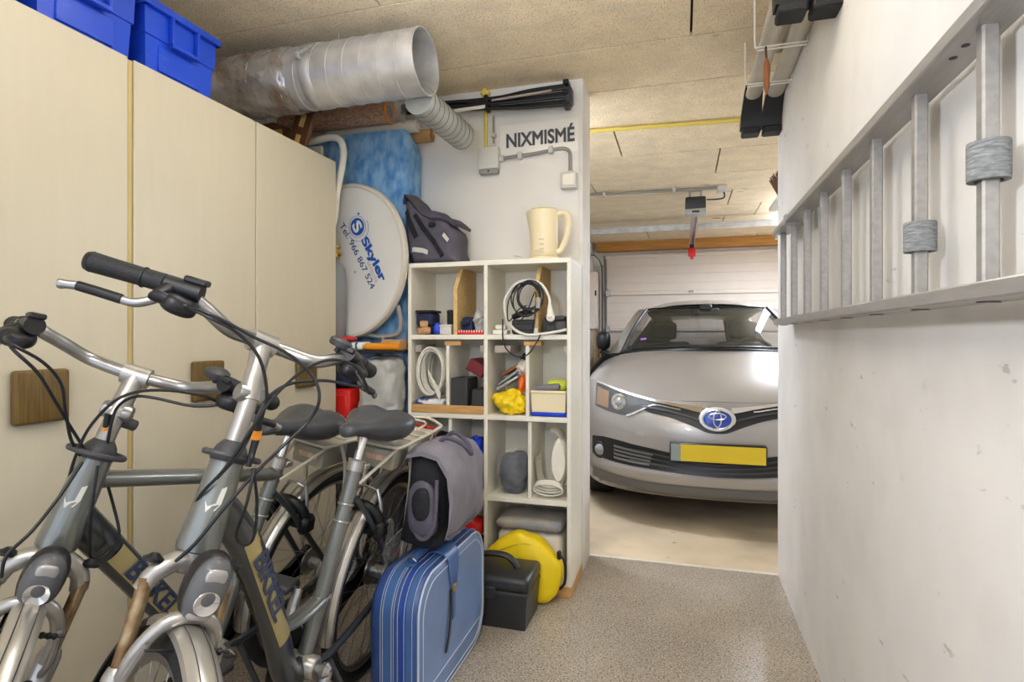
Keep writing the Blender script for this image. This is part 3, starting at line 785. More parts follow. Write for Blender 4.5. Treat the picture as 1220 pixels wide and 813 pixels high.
    for s_ in (-1, 1):
        e0 = cl + V((-b_, s_ * w_, r_))
        gd = V((gdir.x, s_ * gdir.y, gdir.z)).normalized()
        fwd = V((gd.y * s_, -gd.x * s_, 0))
        anch[s_] = S2 @ (e0 - gd * 0.045 + fwd * 0.034 + V((0, 0, -0.028)))
    for ci, c in enumerate(CAB[key]):
        if ci < 4:
            c = [tuple(anch[-1 if ci < 2 else 1])] + c
        P('cable', MB().tube(spline(c, 5), 0.0031, 8), M_cable, t)
    tag = V(CAB[key][1][-2]) if stepthrough else V((0.868, 0.004, 0.964))
    P('cable_joint', MB().tube([tag + V((0.0, 0, 0.045)), tag + V((0, 0, 0.016))], 0.0075, 10).tube([tag + V((0, 0, 0.0)), tag + V((0.012, 0, -0.05))], [0.0075, 0.0055], 10), M_black, t)
    P('orange_band', MB().tube([tag + V((0, 0, 0.017)), tag + V((0, 0, 0.0))], 0.0088, 12), M_orange, t, label='orange band on the cable joint')
    # ---- saddle and seat post
    P('seat_post', MB().tube([(0.315, 0, 0.74), (0.272, 0, 0.888)], 0.0132, 14), M_chrome, t)
    P('seat_clamp', MB().tube([(0.309, 0, 0.768), (0.3, 0, 0.798)], 0.0245, 18).ring((0.3, 0, 0.797), (-0.285, 0, 0.96), 0.0225, 0.004, 18, 6).box(0.27, 0.3, 0.008, 0.03, 0.772, 0.79, 0.003), M_silver, t)
    sect = [(0.405, 0.014, 0.918, 0.022), (0.395, 0.024, 0.926, 0.03), (0.36, 0.03, 0.93, 0.036), (0.315, 0.04, 0.928, 0.042), (0.27, 0.064, 0.93, 0.062), (0.225, 0.09, 0.938, 0.082), (0.18, 0.105, 0.946, 0.092), (0.14, 0.103, 0.948, 0.088), (0.112, 0.086, 0.94, 0.068), (0.1, 0.05, 0.926, 0.036)]
    rings = []
    for (x, hw, zt, dp) in sect:
        ring = []
        for k in range(24):
            a = 2 * PI * k / 24
            cx_, sx_ = math.cos(a), math.sin(a)
            yy = hw * math.copysign(abs(cx_) ** 0.75, cx_)
            zz = zt - dp * 0.42 + (dp * 0.42 if sx_ > 0 else dp * 0.58) * math.copysign(abs(sx_) ** 0.8, sx_)
            zz -= 0.010 * math.exp(-(yy / 0.022) ** 2) if (sx_ > 0 and hw > 0.05) else 0
            ring.append((x, yy, zz - 0.012))
        rings.append(ring)
    sa = P('saddle', MB().loft(rings), M_saddle, t, 60, label='wide dark grey padded saddle')
    P('saddle_rail', MB().tube(spline([(0.36, 0.02, 0.885), (0.28, 0.022, 0.872), (0.2, 0.03, 0.872), (0.14, 0.05, 0.885)], 4), 0.0035, 8).tube(spline([(0.36, -0.02, 0.885), (0.28, -0.022, 0.872), (0.2, -0.03, 0.872), (0.14, -0.05, 0.885)], 4), 0.0035, 8).box(0.245, 0.3, -0.03, 0.03, 0.868, 0.886, 0.005), M_blackm, sa)
    # ---- rack
    rk = MB()
    loop = spline([(0.175, 0.0, 0.822), (0.17, 0.045, 0.822), (0.14, 0.072, 0.822), (-0.18, 0.078, 0.83), (-0.235, 0.06, 0.836), (-0.262, 0, 0.845), (-0.235, -0.06, 0.836), (-0.18, -0.078, 0.83), (0.14, -0.072, 0.822), (0.17, -0.045, 0.822), (0.175, 0, 0.822)], 5)
    rk.tube(loop[:-1], 0.0062, 10, closed=True)
    rackp = P('rack', rk, M_rackm, t, label='cream tube luggage rack')
    bars_ = MB()
    bars_.tube(spline([(0.11, 0, 0.838), (0.1, 0.03, 0.838), (-0.1, 0.042, 0.842), (-0.17, 0.03, 0.844), (-0.185, 0, 0.846), (-0.17, -0.03, 0.844), (-0.1, -0.042, 0.842), (0.1, -0.03, 0.838), (0.11, 0, 0.838)], 4)[:-1], 0.004, 8, closed=True)
    for x in (0.06, -0.02, -0.1):
        bars_.tube([(x, -0.075, 0.826), (x, 0.075, 0.826)], 0.0035, 8)
    P('spring_clip', bars_, M_rackm, rackp)
    P('rack_plate', MB().box(-0.2, 0.15, -0.06, 0.06, 0.808, 0.818, 0.004), M_rackm, rackp)
    rl = MB()
    for s_ in (-1, 1):
        rl.tube(spline([(0.1, s_ * 0.075, 0.82), (0.05, s_ * 0.08, 0.70), (0.0, s_ * 0.072, HZ + 0.02)], 5), 0.006, 10)
        rl.tube([(-0.12, s_ * 0.078, 0.828), (0.0, s_ * 0.074, HZ + 0.03)], 0.005, 8)
        rl.tube([(0.15, s_ * 0.06, 0.815), (0.31, s_ * 0.02, 0.735)], 0.005, 8)
    P('rack_leg', rl, M_rackm, rackp)
    bx = P('rack_box', MB().box(0.03, 0.165, -0.06, 0.06, 0.745, 0.808, 0.008, 2), M_rackbox, t, 40, label='grey-brown box under the rack')
    P('sticker', MB().box(0.1645, 0.1665, -0.036, 0.036, 0.772, 0.788), M_sticker, bx)
    P('ring_lock', MB().ring((0.2, 0, 0.60), (0.8, 0, -0.45), 0.052, 0.017, 24, 10).box(0.15, 0.23, -0.085, -0.045, 0.55, 0.63, 0.012).box(0.16, 0.22, 0.04, 0.075, 0.54, 0.60, 0.012), M_black, t)
    rb = MB()
    for s_ in (-1, 1):
        rb.tube(spline([(0.185, s_ * 0.045, 0.56), (0.2, s_ * 0.055, 0.63), (0.19, s_ * 0.03, 0.69)], 4), 0.006, 8)
        rb.lathe([(0.009, 0), (0.009, 0.012)], 12, (0.2, s_ * 0.05, 0.61), (1, 0, 0.4))
    rb.tube(spline([(0.2, -0.03, 0.69), (0.21, 0.0, 0.70), (0.2, 0.03, 0.69)], 3), 0.0035, 8)
    P('rear_brake', rb, M_alu, t)
    # ---- drive
    P('chain_ring', MB().lathe([(0.08, -0.052), (0.085, -0.05), (0.085, -0.046), (0.08, -0.044)], 32, (bbx, 0, bbz), (0, 1, 0)), M_blackm, t)
    P('chain_guard', MB().loft([[(bbx + 0.1 * math.cos(a), y, bbz + 0.1 * math.sin(a)) for a in [R(x) for x in range(90, 271, 15)][::-1]] + [(0.0, y, HZ - 0.055), (-0.05, y, HZ), (0, y, HZ + 0.055)] for y in (-0.058, -0.042)]), M_black, t)
    ca = R(-62) if stepthrough else R(28)
    for s_ in (-1, 1):
        a = ca + (0 if s_ == 1 else PI)
        e = V((bbx + 0.17 * math.cos(a), s_ * 0.085, bbz + 0.17 * math.sin(a)))
        ck = P('crank', MB().tube([(bbx, s_ * 0.07, bbz), e], [0.02, 0.015], 12, True, False, 0.6, (0, 1, 0)).lathe([(0.02, -0.012), (0.022, 0), (0.012, 0.014)], 16, (bbx, s_ * 0.072, bbz), (0, s_, 0)).lathe([(0.013, 0), (0.013, 0.03)], 12, (bbx, s_ * 0.045, bbz), (0, s_, 0)), M_alu, t)
        P('pedal', MB().box(e.x - 0.035, e.x + 0.035, e.y + (0.012 if s_ > 0 else -0.1), e.y + (0.1 if s_ > 0 else -0.012), e.z - 0.012, e.z + 0.012, 0.006).tube([(e.x, e.y, e.z), (e.x, e.y + s_ * 0.03, e.z)], 0.006, 8), M_dkgrey, ck)
    P('kickstand', MB().tube([(0.4, 0.05, 0.27), (0.36, 0.12, 0.13), (0.33, 0.19, 0.032)], 0.009, 10), M_dkgrey, t)
    P('rear_light', MB().box(-0.275, -0.262, -0.04, 0.04, 0.775, 0.815, 0.006).tube([(-0.262, 0, 0.8), (-0.245, 0, 0.83)], 0.008, 8), M_red, t)
    if stepthrough:
        P('coat_guard', MB().grid([[(0.19 - 0.05 * i / 5 - 0.16 * j / 6, 0.072 + 0.008 * math.sin(i * 1.7 + j), 0.60 - 0.2 * i / 5 - 0.1 * j / 6 + 0.02 * math.sin(j * 1.3)) for j in range(7)] for i in range(6)]), M_clear2, t, label='torn clear plastic coat guard')
    return t


axes = frame
bicycle('A', 'grey step-through bicycle in front, beside the blue suitcase', -1.052, 1.776, R(4.68), R(9), R(53), R(60), (0.93, 0, 0.76), (0.873, 0, 0.93), (0.775, 0, 1.14), 0.203, -0.014, 0.043, 0.633, -0.021, 0.096, -0.05, 0.010, (0.112, 0, 0.012), True)
bicycle('B', 'grey bicycle with a straight top tube, next to the wardrobe doors', -1.318, 1.79, R(-1.76), R(11.6), R(51), R(35), (0.935, 0, 0.74), (0.874, 0, 0.926), (0.80, 0, 1.08), 0.205, -0.03, 0.047, 1.0, -0.04, 0.1, 0.01, 0.004, (0.09, 0, 0.005), False)

# ---------------------------------------------------------------- the car in the garage
def interp(tab, x):
    x = abs(x)
    if x <= tab[0][0]: return tab[0][1]
    for i in range(len(tab) - 1):
        if x <= tab[i + 1][0]:
            x0, y0 = tab[i]
            x1, y1 = tab[i + 1]
            m0 = (y1 - (tab[i - 1][1] if i else y0)) / (x1 - (tab[i - 1][0] if i else x0 - (x1 - x0)))
            m1 = ((tab[i + 2][1] if i + 2 < len(tab) else y1) - y0) / ((tab[i + 2][0] if i + 2 < len(tab) else x1 + (x1 - x0)) - x0)
            h = x1 - x0
            t = (x - x0) / h
            return (2 * t ** 3 - 3 * t * t + 1) * y0 + (t ** 3 - 2 * t * t + t) * h * m0 + (3 * t * t - 2 * t ** 3) * y1 + (t ** 3 - t * t) * h * m1
    return tab[-1][1]


CX0, CY0 = 0.195, 3.5
SWEEP = [(0, 0), (0.2, 0.009), (0.4, 0.045), (0.55, 0.105), (0.68, 0.20), (0.76, 0.31), (0.82, 0.46), (0.86, 0.64), (0.885, 0.88)]
Z9 = [(0, 0.765), (0.2, 0.763), (0.356, 0.772), (0.55, 0.812), (0.715, 0.856), (0.78, 0.862), (0.84, 0.83), (0.885, 0.75)]
ZT = [(0, 1.045), (0.4, 1.035), (0.55, 1.022), (0.68, 0.998), (0.78, 0.955), (0.84, 0.90), (0.87, 0.82), (0.885, 0.76)]
KP = [(0.10, 0.185), (0.03, 0.222), (0.012, 0.285), (0.0, 0.335), (0.016, 0.40), (0.012, 0.47), (0.0, 0.55), (0.012, 0.63), (0.04, 0.70), (0.085, 0.765), (0.16, 0.812), (0.35, 0.885), (0.6, 0.955), (0.85, 1.015), (1.0, 1.045)]


def wf(u, z):
    """depth of the nose at a lateral place and height"""
    z9 = interp(Z9, u)
    zz = z if z < 0.4 else 0.4 + (z - 0.4) * 0.365 / (z9 - 0.4)
    for i in range(1, 10):
        if zz <= KP[i][1] or i == 9:
            t = (zz - KP[i - 1][1]) / (KP[i][1] - KP[i - 1][1])
            return KP[i - 1][0] + (KP[i][0] - KP[i - 1][0]) * t + interp(SWEEP, u)


def nose(u, k):
    w0, zc = KP[k]
    s_ = interp(SWEEP, u)
    z9 = interp(Z9, u)
    if k <= 9:
        z = zc if zc < 0.4 else 0.4 + (zc - 0.4) * (z9 - 0.4) / 0.365
        return V((CX0 + u, CY0 + w0 + s_, z))
    wq = KP[9][0] + s_
    t = (w0 - KP[9][0]) / (1 - KP[9][0])
    return V((CX0 + u, CY0 + wq + (1.0 + 0.12 * (u / 0.88) ** 2 - wq) * t, z9 + (zc - 0.765) * (interp(ZT, u) - z9) / 0.28))


def strip(us, zt, zb, off, rows_=4, thick=0.02):
    mb = MB()
    sec = []
    for u in us:
        a, b = (zt(u) if callable(zt) else interp(zt, u)), (zb(u) if callable(zb) else interp(zb, u))
        ring = [V((CX0 + u, CY0 + wf(u, a) - off + thick, a))]
        for i in range(rows_ + 1):
            z = a + (b - a) * i / rows_
            ring.append(V((CX0 + u, CY0 + wf(u, z) - off, z)))
        ring.append(V((CX0 + u, CY0 + wf(u, b) - off + thick, b)))
        sec.append(ring)
    return mb.loft(sec, True, True)


def rng(a, b, n): return [a + (b - a) * i / n for i in range(n + 1)]


def CW(u, w_, z): return V((CX0 + u, CY0 + w_, z))


car = thing('car', 'silver-beige hatchback parked nose out in the garage', 'car', (CX0, CY0 + 2.1, 0))
us = [-0.885, -0.878, -0.87, -0.855, -0.84, -0.82, -0.79, -0.76] + rng(-0.72, 0.72, 32) + [0.76, 0.79, 0.82, 0.84, 0.855, 0.87, 0.878, 0.885]
P('bumper', MB().grid([[nose(u, k) for k in range(10)] for u in us]), M_carpaint, car, 50)
P('fender', MB().grid([[nose(u, k) + V((0, 0, -0.004 if abs(u) < 0.62 else 0)) for k in range(9, 15)] for u in us]), M_carpaint, car, 50)
P('hood', MB().loft([[nose(u, k) + V((0, 0, 0.004)) for k in range(9, 15)] + [nose(u, k) + V((0, 0.004, -0.01)) for k in range(14, 8, -1)] for u in rng(-0.655, 0.655, 26)], True), M_carpaint, car, 40)
P('valance', strip(rng(-0.76, 0.76, 24), [(0, 0.275), (0.4, 0.278), (0.76, 0.30)], [(0, 0.2), (0.76, 0.215)], 0.006), M_valance, car, 40)
P('lower_lip', strip(rng(-0.8, 0.8, 28), [(0, 0.338), (0.35, 0.352), (0.5, 0.362), (0.72, 0.372), (0.8, 0.385)], [(0, 0.288), (0.45, 0.296), (0.72, 0.318), (0.8, 0.33)], 0.014), M_carpaint, car, 50)
LGT = [(0, 0.435), (0.2, 0.455), (0.3, 0.472), (0.45, 0.492), (0.66, 0.515), (0.76, 0.50)]
LGB = [(0, 0.343), (0.2, 0.35), (0.35, 0.36), (0.55, 0.368), (0.76, 0.382)]
lg = P('lower_grille', strip(rng(-0.76, 0.76, 34), LGT, LGB, 0.004), M_cardark, car, 40)
for f_ in (0.25, 0.5, 0.75):
    za = lambda u, f_=f_: interp(LGT, u) * (1 - f_) + interp(LGB, u) * f_
    P('slat', strip(rng(-0.5, 0.5, 20), lambda u: za(u) + 0.004, lambda u: za(u) - 0.004, 0.012, 1), M_dkgrey, lg, 40)
for s_ in (-1, 1):
    for f_ in (0.3, 0.47, 0.64, 0.81):
        za = lambda u, f_=f_: interp(LGT, u) * (1 - f_) + interp(LGB, u) * f_
        P('slat', strip([s_ * q for q in rng(0.36 + 0.04 * (f_ - 0.3), 0.6, 8)], lambda u: za(u) + 0.006, lambda u: za(u) - 0.006, 0.013, 1), M_valance, lg, 40)
    fz = 0.425
    c = CW(s_ * 0.7, wf(0.7, fz) - 0.012, fz)
    nrm = V((s_ * 0.55, -1, 0)).normalized()
    fl = P('fog_lamp', MB().lathe([(0.052, -0.02), (0.055, 0.0), (0.046, 0.006), (0.04, 0.002)], 24, c, nrm), M_cardark, car)
    P('lens', MB().lathe([(0.039, 0.0), (0.03, 0.008), (0.0, 0.012)], 20, c, nrm), M_lens, fl)
UGT = [(0, 0.70), (0.1, 0.715), (0.2, 0.733), (0.356, 0.75), (0.45, 0.745)]
UGB = [(0, 0.592), (0.06, 0.598), (0.12, 0.624), (0.25, 0.668), (0.40, 0.70), (0.45, 0.722)]
ug = P('upper_grille', strip(rng(-0.45, 0.45, 36), UGT, UGB, 0.005), M_cardark, car, 40)
P('slat', strip(rng(-0.42, 0.42, 24), lambda u: interp(UGT, u) * 0.5 + interp(UGB, u) * 0.5 + 0.005, lambda u: interp(UGT, u) * 0.5 + interp(UGB, u) * 0.5 - 0.005, 0.012, 1), M_dkgrey, ug, 40)
HT = [(0.356, 0.757), (0.45, 0.776), (0.55, 0.798), (0.64, 0.822), (0.735, 0.846)]
HB = [(0.356, 0.748), (0.42, 0.705), (0.51, 0.668), (0.62, 0.676), (0.735, 0.70)]
CT = [(0.08, 0.738), (0.2, 0.749), (0.356, 0.771), (0.55, 0.812), (0.735, 0.862)]
CB = [(0.08, 0.706), (0.2, 0.73), (0.356, 0.757), (0.55, 0.80), (0.735, 0.848)]
for s_ in (-1, 1):
    hd = P('headlight', strip([s_ * q for q in rng(0.356, 0.735, 14)], HT, HB, 0.004), M_cardark, car, 40)
    n_ = V((s_ * 0.42, -1, 0.15)).normalized()
    c = CW(s_ * 0.57, wf(0.57, 0.742) - 0.004, 0.742)
    P('projector', MB().lathe([(0.05, -0.01), (0.052, 0.004), (0.043, 0.012), (0.038, 0.004), (0.034, 0.01), (0.028, 0.004)], 26, c, n_), M_chrome, hd)
    P('bulb_lens', MB().lathe([(0.03, 0.002), (0.022, 0.012), (0.0, 0.017)], 20, c, n_), M_lens, hd)
    P('turn_signal', strip([s_ * q for q in rng(0.64, 0.725, 4)], [(0.64, 0.80), (0.73, 0.825)], [(0.64, 0.70), (0.73, 0.715)], 0.008), M_amber, hd, 40)
    P('inner_reflector', strip([s_ * q for q in rng(0.39, 0.52, 5)], [(0.39, 0.757), (0.52, 0.785)], [(0.39, 0.745), (0.52, 0.72)], 0.007), M_dkgrey, hd, 40)
    P('cover_lens', strip([s_ * q for q in rng(0.358, 0.733, 14)], HT, HB, 0.018, 4, 0.002), M_lampglass, hd, 40)
    P('chrome_strip', strip([s_ * q for q in rng(0.08, 0.735, 22)], CT, CB, 0.012, 2), M_chrome, car, 40, label='chrome wing strip beside the badge')
    P('chrome_strip', strip([s_ * q for q in rng(0.2, 0.52, 12)], [(0.2, 0.722), (0.36, 0.742), (0.42, 0.716), (0.52, 0.672)], [(0.2, 0.715), (0.36, 0.735), (0.42, 0.706), (0.52, 0.66)], 0.010, 1), M_chrome, car, 40)


def ell(rx, rz, y0, y1, zc, n=36, bev=0.004):
    mb = MB()
    mb.loft([[CW(rx * q * math.cos(2 * PI * i / n), y, zc + rz * q * math.sin(2 * PI * i / n)) for i in range(n)] for q, y in ((1, y0), (1, y1 + bev), (0.95, y1))])
    return mb


bz = 0.678
bd = P('badge', ell(0.1, 0.072, 0.03, -0.012, bz), M_chrome, car, 30, label='oval badge with a blue centre and chrome rings')
P('blue_disc', ell(0.079, 0.054, 0.0, -0.016, bz, bev=0.002), M_badgeblue, bd, 30)
for nm, rx, rz, dz in (('outer_ring', 0.079, 0.054, 0), ('cross_ring', 0.046, 0.018, 0.016), ('tall_ring', 0.021, 0.047, 0.002)):
    P(nm, MB().tube([CW(rx * math.cos(2 * PI * i / 36), -0.018, bz + dz + rz * math.sin(2 * PI * i / 36)) for i in range(36)], 0.0042, 8, closed=True), M_chrome, bd)
pl = P('number_plate', MB().box(CX0 - 0.262, CX0 + 0.262, CY0 - 0.03, CY0 + 0.02, 0.426, 0.538, 0.006), M_cardark, car, label='yellow number plate with its characters blurred out')
P('plate_face', MB().box(CX0 - 0.2, CX0 + 0.254, CY0 - 0.0325, CY0 - 0.028, 0.434, 0.53), M_plate, pl)
P('plate_band', MB().box(CX0 - 0.254, CX0 - 0.2, CY0 - 0.0325, CY0 - 0.028, 0.434, 0.53), M_plateblue, pl)
P('tow_cover', strip(rng(-0.458, -0.408, 4), lambda u: 0.608, lambda u: 0.552, 0.0015, 2, 0.004), M_carpaint, car)

# glass house
def base(u): return CW(u, 0.985 + 0.30 * (u / 0.68) ** 2, 1.048 - 0.035 * (u / 0.68) ** 2)
def top(u): return CW(u * 0.50 / 0.68, 1.70 + 0.07 * (u / 0.68) ** 2, 1.405 - 0.016 * (u / 0.68) ** 2)
def wsp(u, t, o=0.0):
    p = base(u).lerp(top(u), t)
    b = 0.03 * math.sin(PI * t)
    return p + V((0, -b * 0.5 - o * 0.5, b + o))
P('windshield', MB().grid([[wsp(u, t / 8) for t in range(9)] for u in rng(-0.66, 0.66, 20)]), M_glass, car, 60, label='clear sloping windscreen')
ws = MB()
for s_ in (-1, 1):
    ws.tube([wsp(s_ * 0.665, t / 8, 0.003) for t in range(9)], 0.010, 8)
ws.tube([wsp(u, 0.0, 0.002) for u in rng(-0.67, 0.67, 20)], 0.016, 8)
ws.tube([wsp(u, 1.0, 0.0) for u in rng(-0.67, 0.67, 20)], 0.008, 8)
P('windshield_seal', ws, M_cardark, car)
for s_ in (-1, 1):
    P('pillar', MB().loft([[wsp(s_ * 0.675, t / 8, 0.004), wsp(s_ * 0.70, t / 8, -0.004) + V((s_ * 0.05, 0.02, 0.004)), wsp(s_ * 0.72, t / 8, -0.03) + V((s_ * 0.065, 0.1, -0.005)), wsp(s_ * 0.66, t / 8, -0.04) + V((0, 0.06, 0))] for t in range(9)]), M_carpaint, car, 50)
rf = []
for u in rng(-1, 1, 20):
    row = []
    for j in range(13):
        t = j / 12
        hw = 0.52 + 0.06 * math.sin(PI * min(1, t * 1.2)) - 0.05 * t
        row.append(CW(u * hw, 1.70 + 0.07 * u * u * (1 - t) + t * 2.2, 1.41 - 0.016 * u * u + 0.10 * math.sin(PI * min(1, t * 1.1 + 0.05)) * (1 - 0.25 * u * u) - 0.06 * abs(u) ** 4 - 0.05 * t * t))
    rf.append(row)
P('roof', MB().grid(rf), M_carpaint, car, 60)
for s_ in (-1, 1):
    sp_ = [(0.2, 0.845), (0.32, 0.882), (0.6, 0.886), (0.76, 0.885), (0.9, 0.855), (0.985, 0.80)]
    G = [[CW(s_ * (hw - (0.03 if w_ > 3.9 else 0)), w_, z + (0.05 * (w_ - 0.9) / 3 if z > 0.7 else 0)) for z, hw in sp_] for w_ in (0.88, 1.3, 2.0, 3.0, 3.8, 4.2)]
    P('side_body', MB().grid(G), M_carpaint, car, 60)
    P('side_glass', MB().grid([[CW(s_ * (0.79 + (0.54 - 0.79) * t / 4), 1.25 + 0.5 * t / 4 + (2.55 - 0.55 * t / 4) * i / 6, 0.99 + 0.03 * i / 6 + (1.39 - 0.99) * t / 4) for t in range(5)] for i in range(7)]), M_glass, car, 60)
    hub_ = CW(s_ * 0.76, 0.86, 0.312)
    wh = P('wheel', MB().lathe([(0.2, -0.1), (0.29, -0.1), (0.312, -0.08), (0.312, 0.08), (0.29, 0.1), (0.2, 0.1)], 36, hub_, (1, 0, 0), True), M_rubber, car)
    P('rim', MB().lathe([(0.2, -0.07), (0.2, 0.102), (0.185, 0.104), (0.05, 0.085), (0.0, 0.09)], 30, hub_, (s_, 0, 0), True), M_silver, wh)
    hub_ = CW(s_ * 0.76, 3.46, 0.312)
    wh = P('wheel', MB().lathe([(0.2, -0.1), (0.29, -0.1), (0.312, -0.08), (0.312, 0.08), (0.29, 0.1), (0.2, 0.1)], 36, hub_, (1, 0, 0), True), M_rubber, car)
    P('rim', MB().lathe([(0.2, -0.07), (0.2, 0.102), (0.185, 0.104), (0.05, 0.085), (0.0, 0.09)], 30, hub_, (s_, 0, 0), True), M_silver, wh)
    P('door_mirror', MB().blob(CW(s_ * 0.84, 1.5, 1.115), (0.06, 0.09, 0.08), 18, 12, 0.7).tube([CW(s_ * 0.86, 1.5, 1.03), CW(s_ * 0.80, 1.5, 1.0)], 0.025, 8), M_black, car)
P('tail', MB().grid([[CW(u, 4.05 + 0.18 * math.sin(PI * min(1, z / 1.0)) - 0.12 * (u / 0.85) ** 2, z) for z in (0.2, 0.4, 0.6, 0.8, 0.95, 1.0)] for u in rng(-0.85, 0.85, 12)]), M_carpaint, car, 60)
P('rear_window', MB().grid([[CW(u * (0.68 - 0.18 * t / 4), 4.05 - 0.15 * t / 4, 1.0 + 0.4 * t / 4) for t in range(5)] for u in rng(-1, 1, 10)]), M_glass, car, 60)
P('underbody', MB().box(CX0 - 0.8, CX0 + 0.8, CY0 + 0.55, CY0 + 4.0, 0.2, 0.3).box(CX0 - 0.6, CX0 + 0.6, CY0 + 0.25, CY0 + 1.0, 0.22, 0.6), M_cardark, car, 0)
P('dashboard', MB().grid([[CW(u, 1.02 + 0.2 * (u / 0.68) ** 2 + t * 0.13, 1.035 - 0.02 * t - 0.015 * (t - 2) ** 2 * 0.3 - 0.03 * (u / 0.68) ** 2) for t in range(5)] for u in rng(-0.66, 0.66, 14)]).box(CX0 - 0.66, CX0 + 0.66, CY0 + 1.5, CY0 + 1.6, 0.6, 0.985, 0.02), M_dash, car, 50)
for s_ in (-1, 1):
    st = P('front_seat', MB().box(CX0 + s_ * 0.36 - 0.25, CX0 + s_ * 0.36 + 0.25, CY0 + 2.25, CY0 + 2.38, 0.45, 1.1, 0.05, 2).box(CX0 + s_ * 0.36 - 0.25, CX0 + s_ * 0.36 + 0.25, CY0 + 1.8, CY0 + 2.35, 0.35, 0.5, 0.05, 2), M_interior, car, 50)
    P('headrest', MB().box(CX0 + s_ * 0.36 - 0.12, CX0 + s_ * 0.36 + 0.12, CY0 + 2.3, CY0 + 2.39, 1.12, 1.29, 0.035, 2), M_interior, st, 50)
P('rear_seat', MB().box(CX0 - 0.62, CX0 + 0.62, CY0 + 3.1, CY0 + 3.25, 0.4, 1.06, 0.05, 2), M_interior, car, 50)
P('headliner', MB().box(CX0 - 0.48, CX0 + 0.48, CY0 + 1.85, CY0 + 3.8, 1.385, 1.392), M_interior, car, 0)
P('steering_wheel', MB().ring(CW(0.36, 1.62, 0.96), (0, -1, 0.4), 0.18, 0.014, 32, 8).tube([CW(0.36 - 0.17, 1.62, 0.96), CW(0.36 + 0.17, 1.62, 0.96)], 0.015, 8), M_interior, car)
for s_ in (-1, 1):
    P('rear_pillar', MB().prism([(0.86, 0.95), (0.36, 0.95), (0.30, 1.34), (0.52, 1.42)], lambda a, b: CW(s_ * a, 3.9, b), lambda a, b: CW(s_ * a * 0.98, 4.05, b)), M_interior, car, 0)
P('parcel_shelf', MB().box(CX0 - 0.6, CX0 + 0.6, CY0 + 3.25, CY0 + 4.0, 0.98, 1.02), M_interior, car, 0)
P('rear_view_mirror', MB().box(CX0 - 0.11, CX0 + 0.11, CY0 + 1.66, CY0 + 1.685, 1.335, 1.39, 0.01).box(CX0 - 0.05, CX0 + 0.05, CY0 + 1.63, CY0 + 1.68, 1.37, 1.42, 0.01), M_cardark, car)
wp = MB()
wp.tube([wsp(u, 0.03 + 0.03 * (u + 0.6), 0.012) for u in rng(-0.58, 0.0, 10)], 0.007, 6)
P('wiper', wp, M_cardark, car)
P('wiper', MB().tube([wsp(u, 0.02 + 0.05 * (u + 0.05), 0.014) for u in rng(-0.05, 0.6, 10)], 0.007, 6), M_cardark, car)
P('windscreen_sticker', MB().grid([[wsp(-0.545 + 0.025 * i, 0.2 + 0.02 * j, 0.002) for j in range(3)] for i in range(3)]), M_purple, car, 0, label='round lilac sticker in the lower corner')

# ---------------------------------------------------------------- things above the wardrobe
DY, DZ, DR = 2.1, 2.235, 0.125
du = thing('ventilation_duct', 'big galvanised spiral duct hanging under the ceiling over the wardrobe end', 'duct', (-1.45, DY, DZ - DR))
P('pipe', MB().lathe([(DR, 0), (DR, 1.0), (DR + 0.003, 1.001), (DR + 0.003, 1.012), (DR - 0.002, 1.012), (DR - 0.003, 0.99), (DR - 0.003, 0.0)], 48, (-1.98, DY, DZ), (1, 0, 0), False), M_galv, du)
P('end_cap', MB().lathe([(DR - 0.004, 0), (DR - 0.004, 0.006)], 48, (-1.12, DY, DZ), (1, 0, 0)), M_galv, du)
for i in range(13):
    hx = -1.94 + 0.0745 * i
    P('spiral_seam', MB().tube([(hx + 0.0745 * 0.45 * math.sin(a) * 0.4, DY + (DR + 0.001) * math.cos(a), DZ + (DR + 0.001) * math.sin(a)) for a in [2 * PI * k / 48 for k in range(48)]], 0.0028, 6, closed=True), M_galv, du)
P('coupling', MB().lathe([(DR + 0.001, 0), (DR + 0.004, 0.004), (DR + 0.004, 0.05), (DR + 0.001, 0.054)], 48, (-1.475, DY, DZ), (1, 0, 0), False), M_galv, du)
P('clamp_bolt', MB().tube([(-1.455, DY - DR - 0.012, DZ + 0.035), (-1.405, DY - DR - 0.014, DZ + 0.05)], 0.007, 8).box(-1.47, -1.45, DY - DR - 0.02, DY - DR + 0.01, DZ + 0.015, DZ + 0.045, 0.003), M_galv2, du)
P('foil_wrap', MB().lathe([(DR + 0.003, 0)] + [(DR + 0.004 + 0.005 * random.random(), 0.01 + 0.02 * k) for k in range(19)] + [(DR + 0.003, 0.39)], 72, (-1.93, DY, DZ), (1, 0, 0), False).jit(0.009, 26, 3), M_foil, du, 80, label='crumpled metal tape around the far end')
br = P('branch_pipe', MB().tube([(-1.03, 2.16, 2.118), (-1.008, 2.60, 2.108)], 0.0625, 32), M_galv2, du, label='thin grey spiral branch pipe')
for k in range(10):
    t_ = 0.06 + k * 0.1
    P('spiral_seam', MB().ring(V((-1.03, 2.16, 2.118)).lerp(V((-1.008, 2.60, 2.108)), t_), (0.05, 0.98, 0.12), 0.0628, 0.0018, 32, 6), M_galvdark, br)
solo('suspension_wire', MB().tube([(-1.363, DY, DZ + DR + 0.0005), (-1.363, DY, ZC - 0.001)], 0.0028, 6), M_galv, 'thin wire from the ceiling holding the big duct', 'wire')

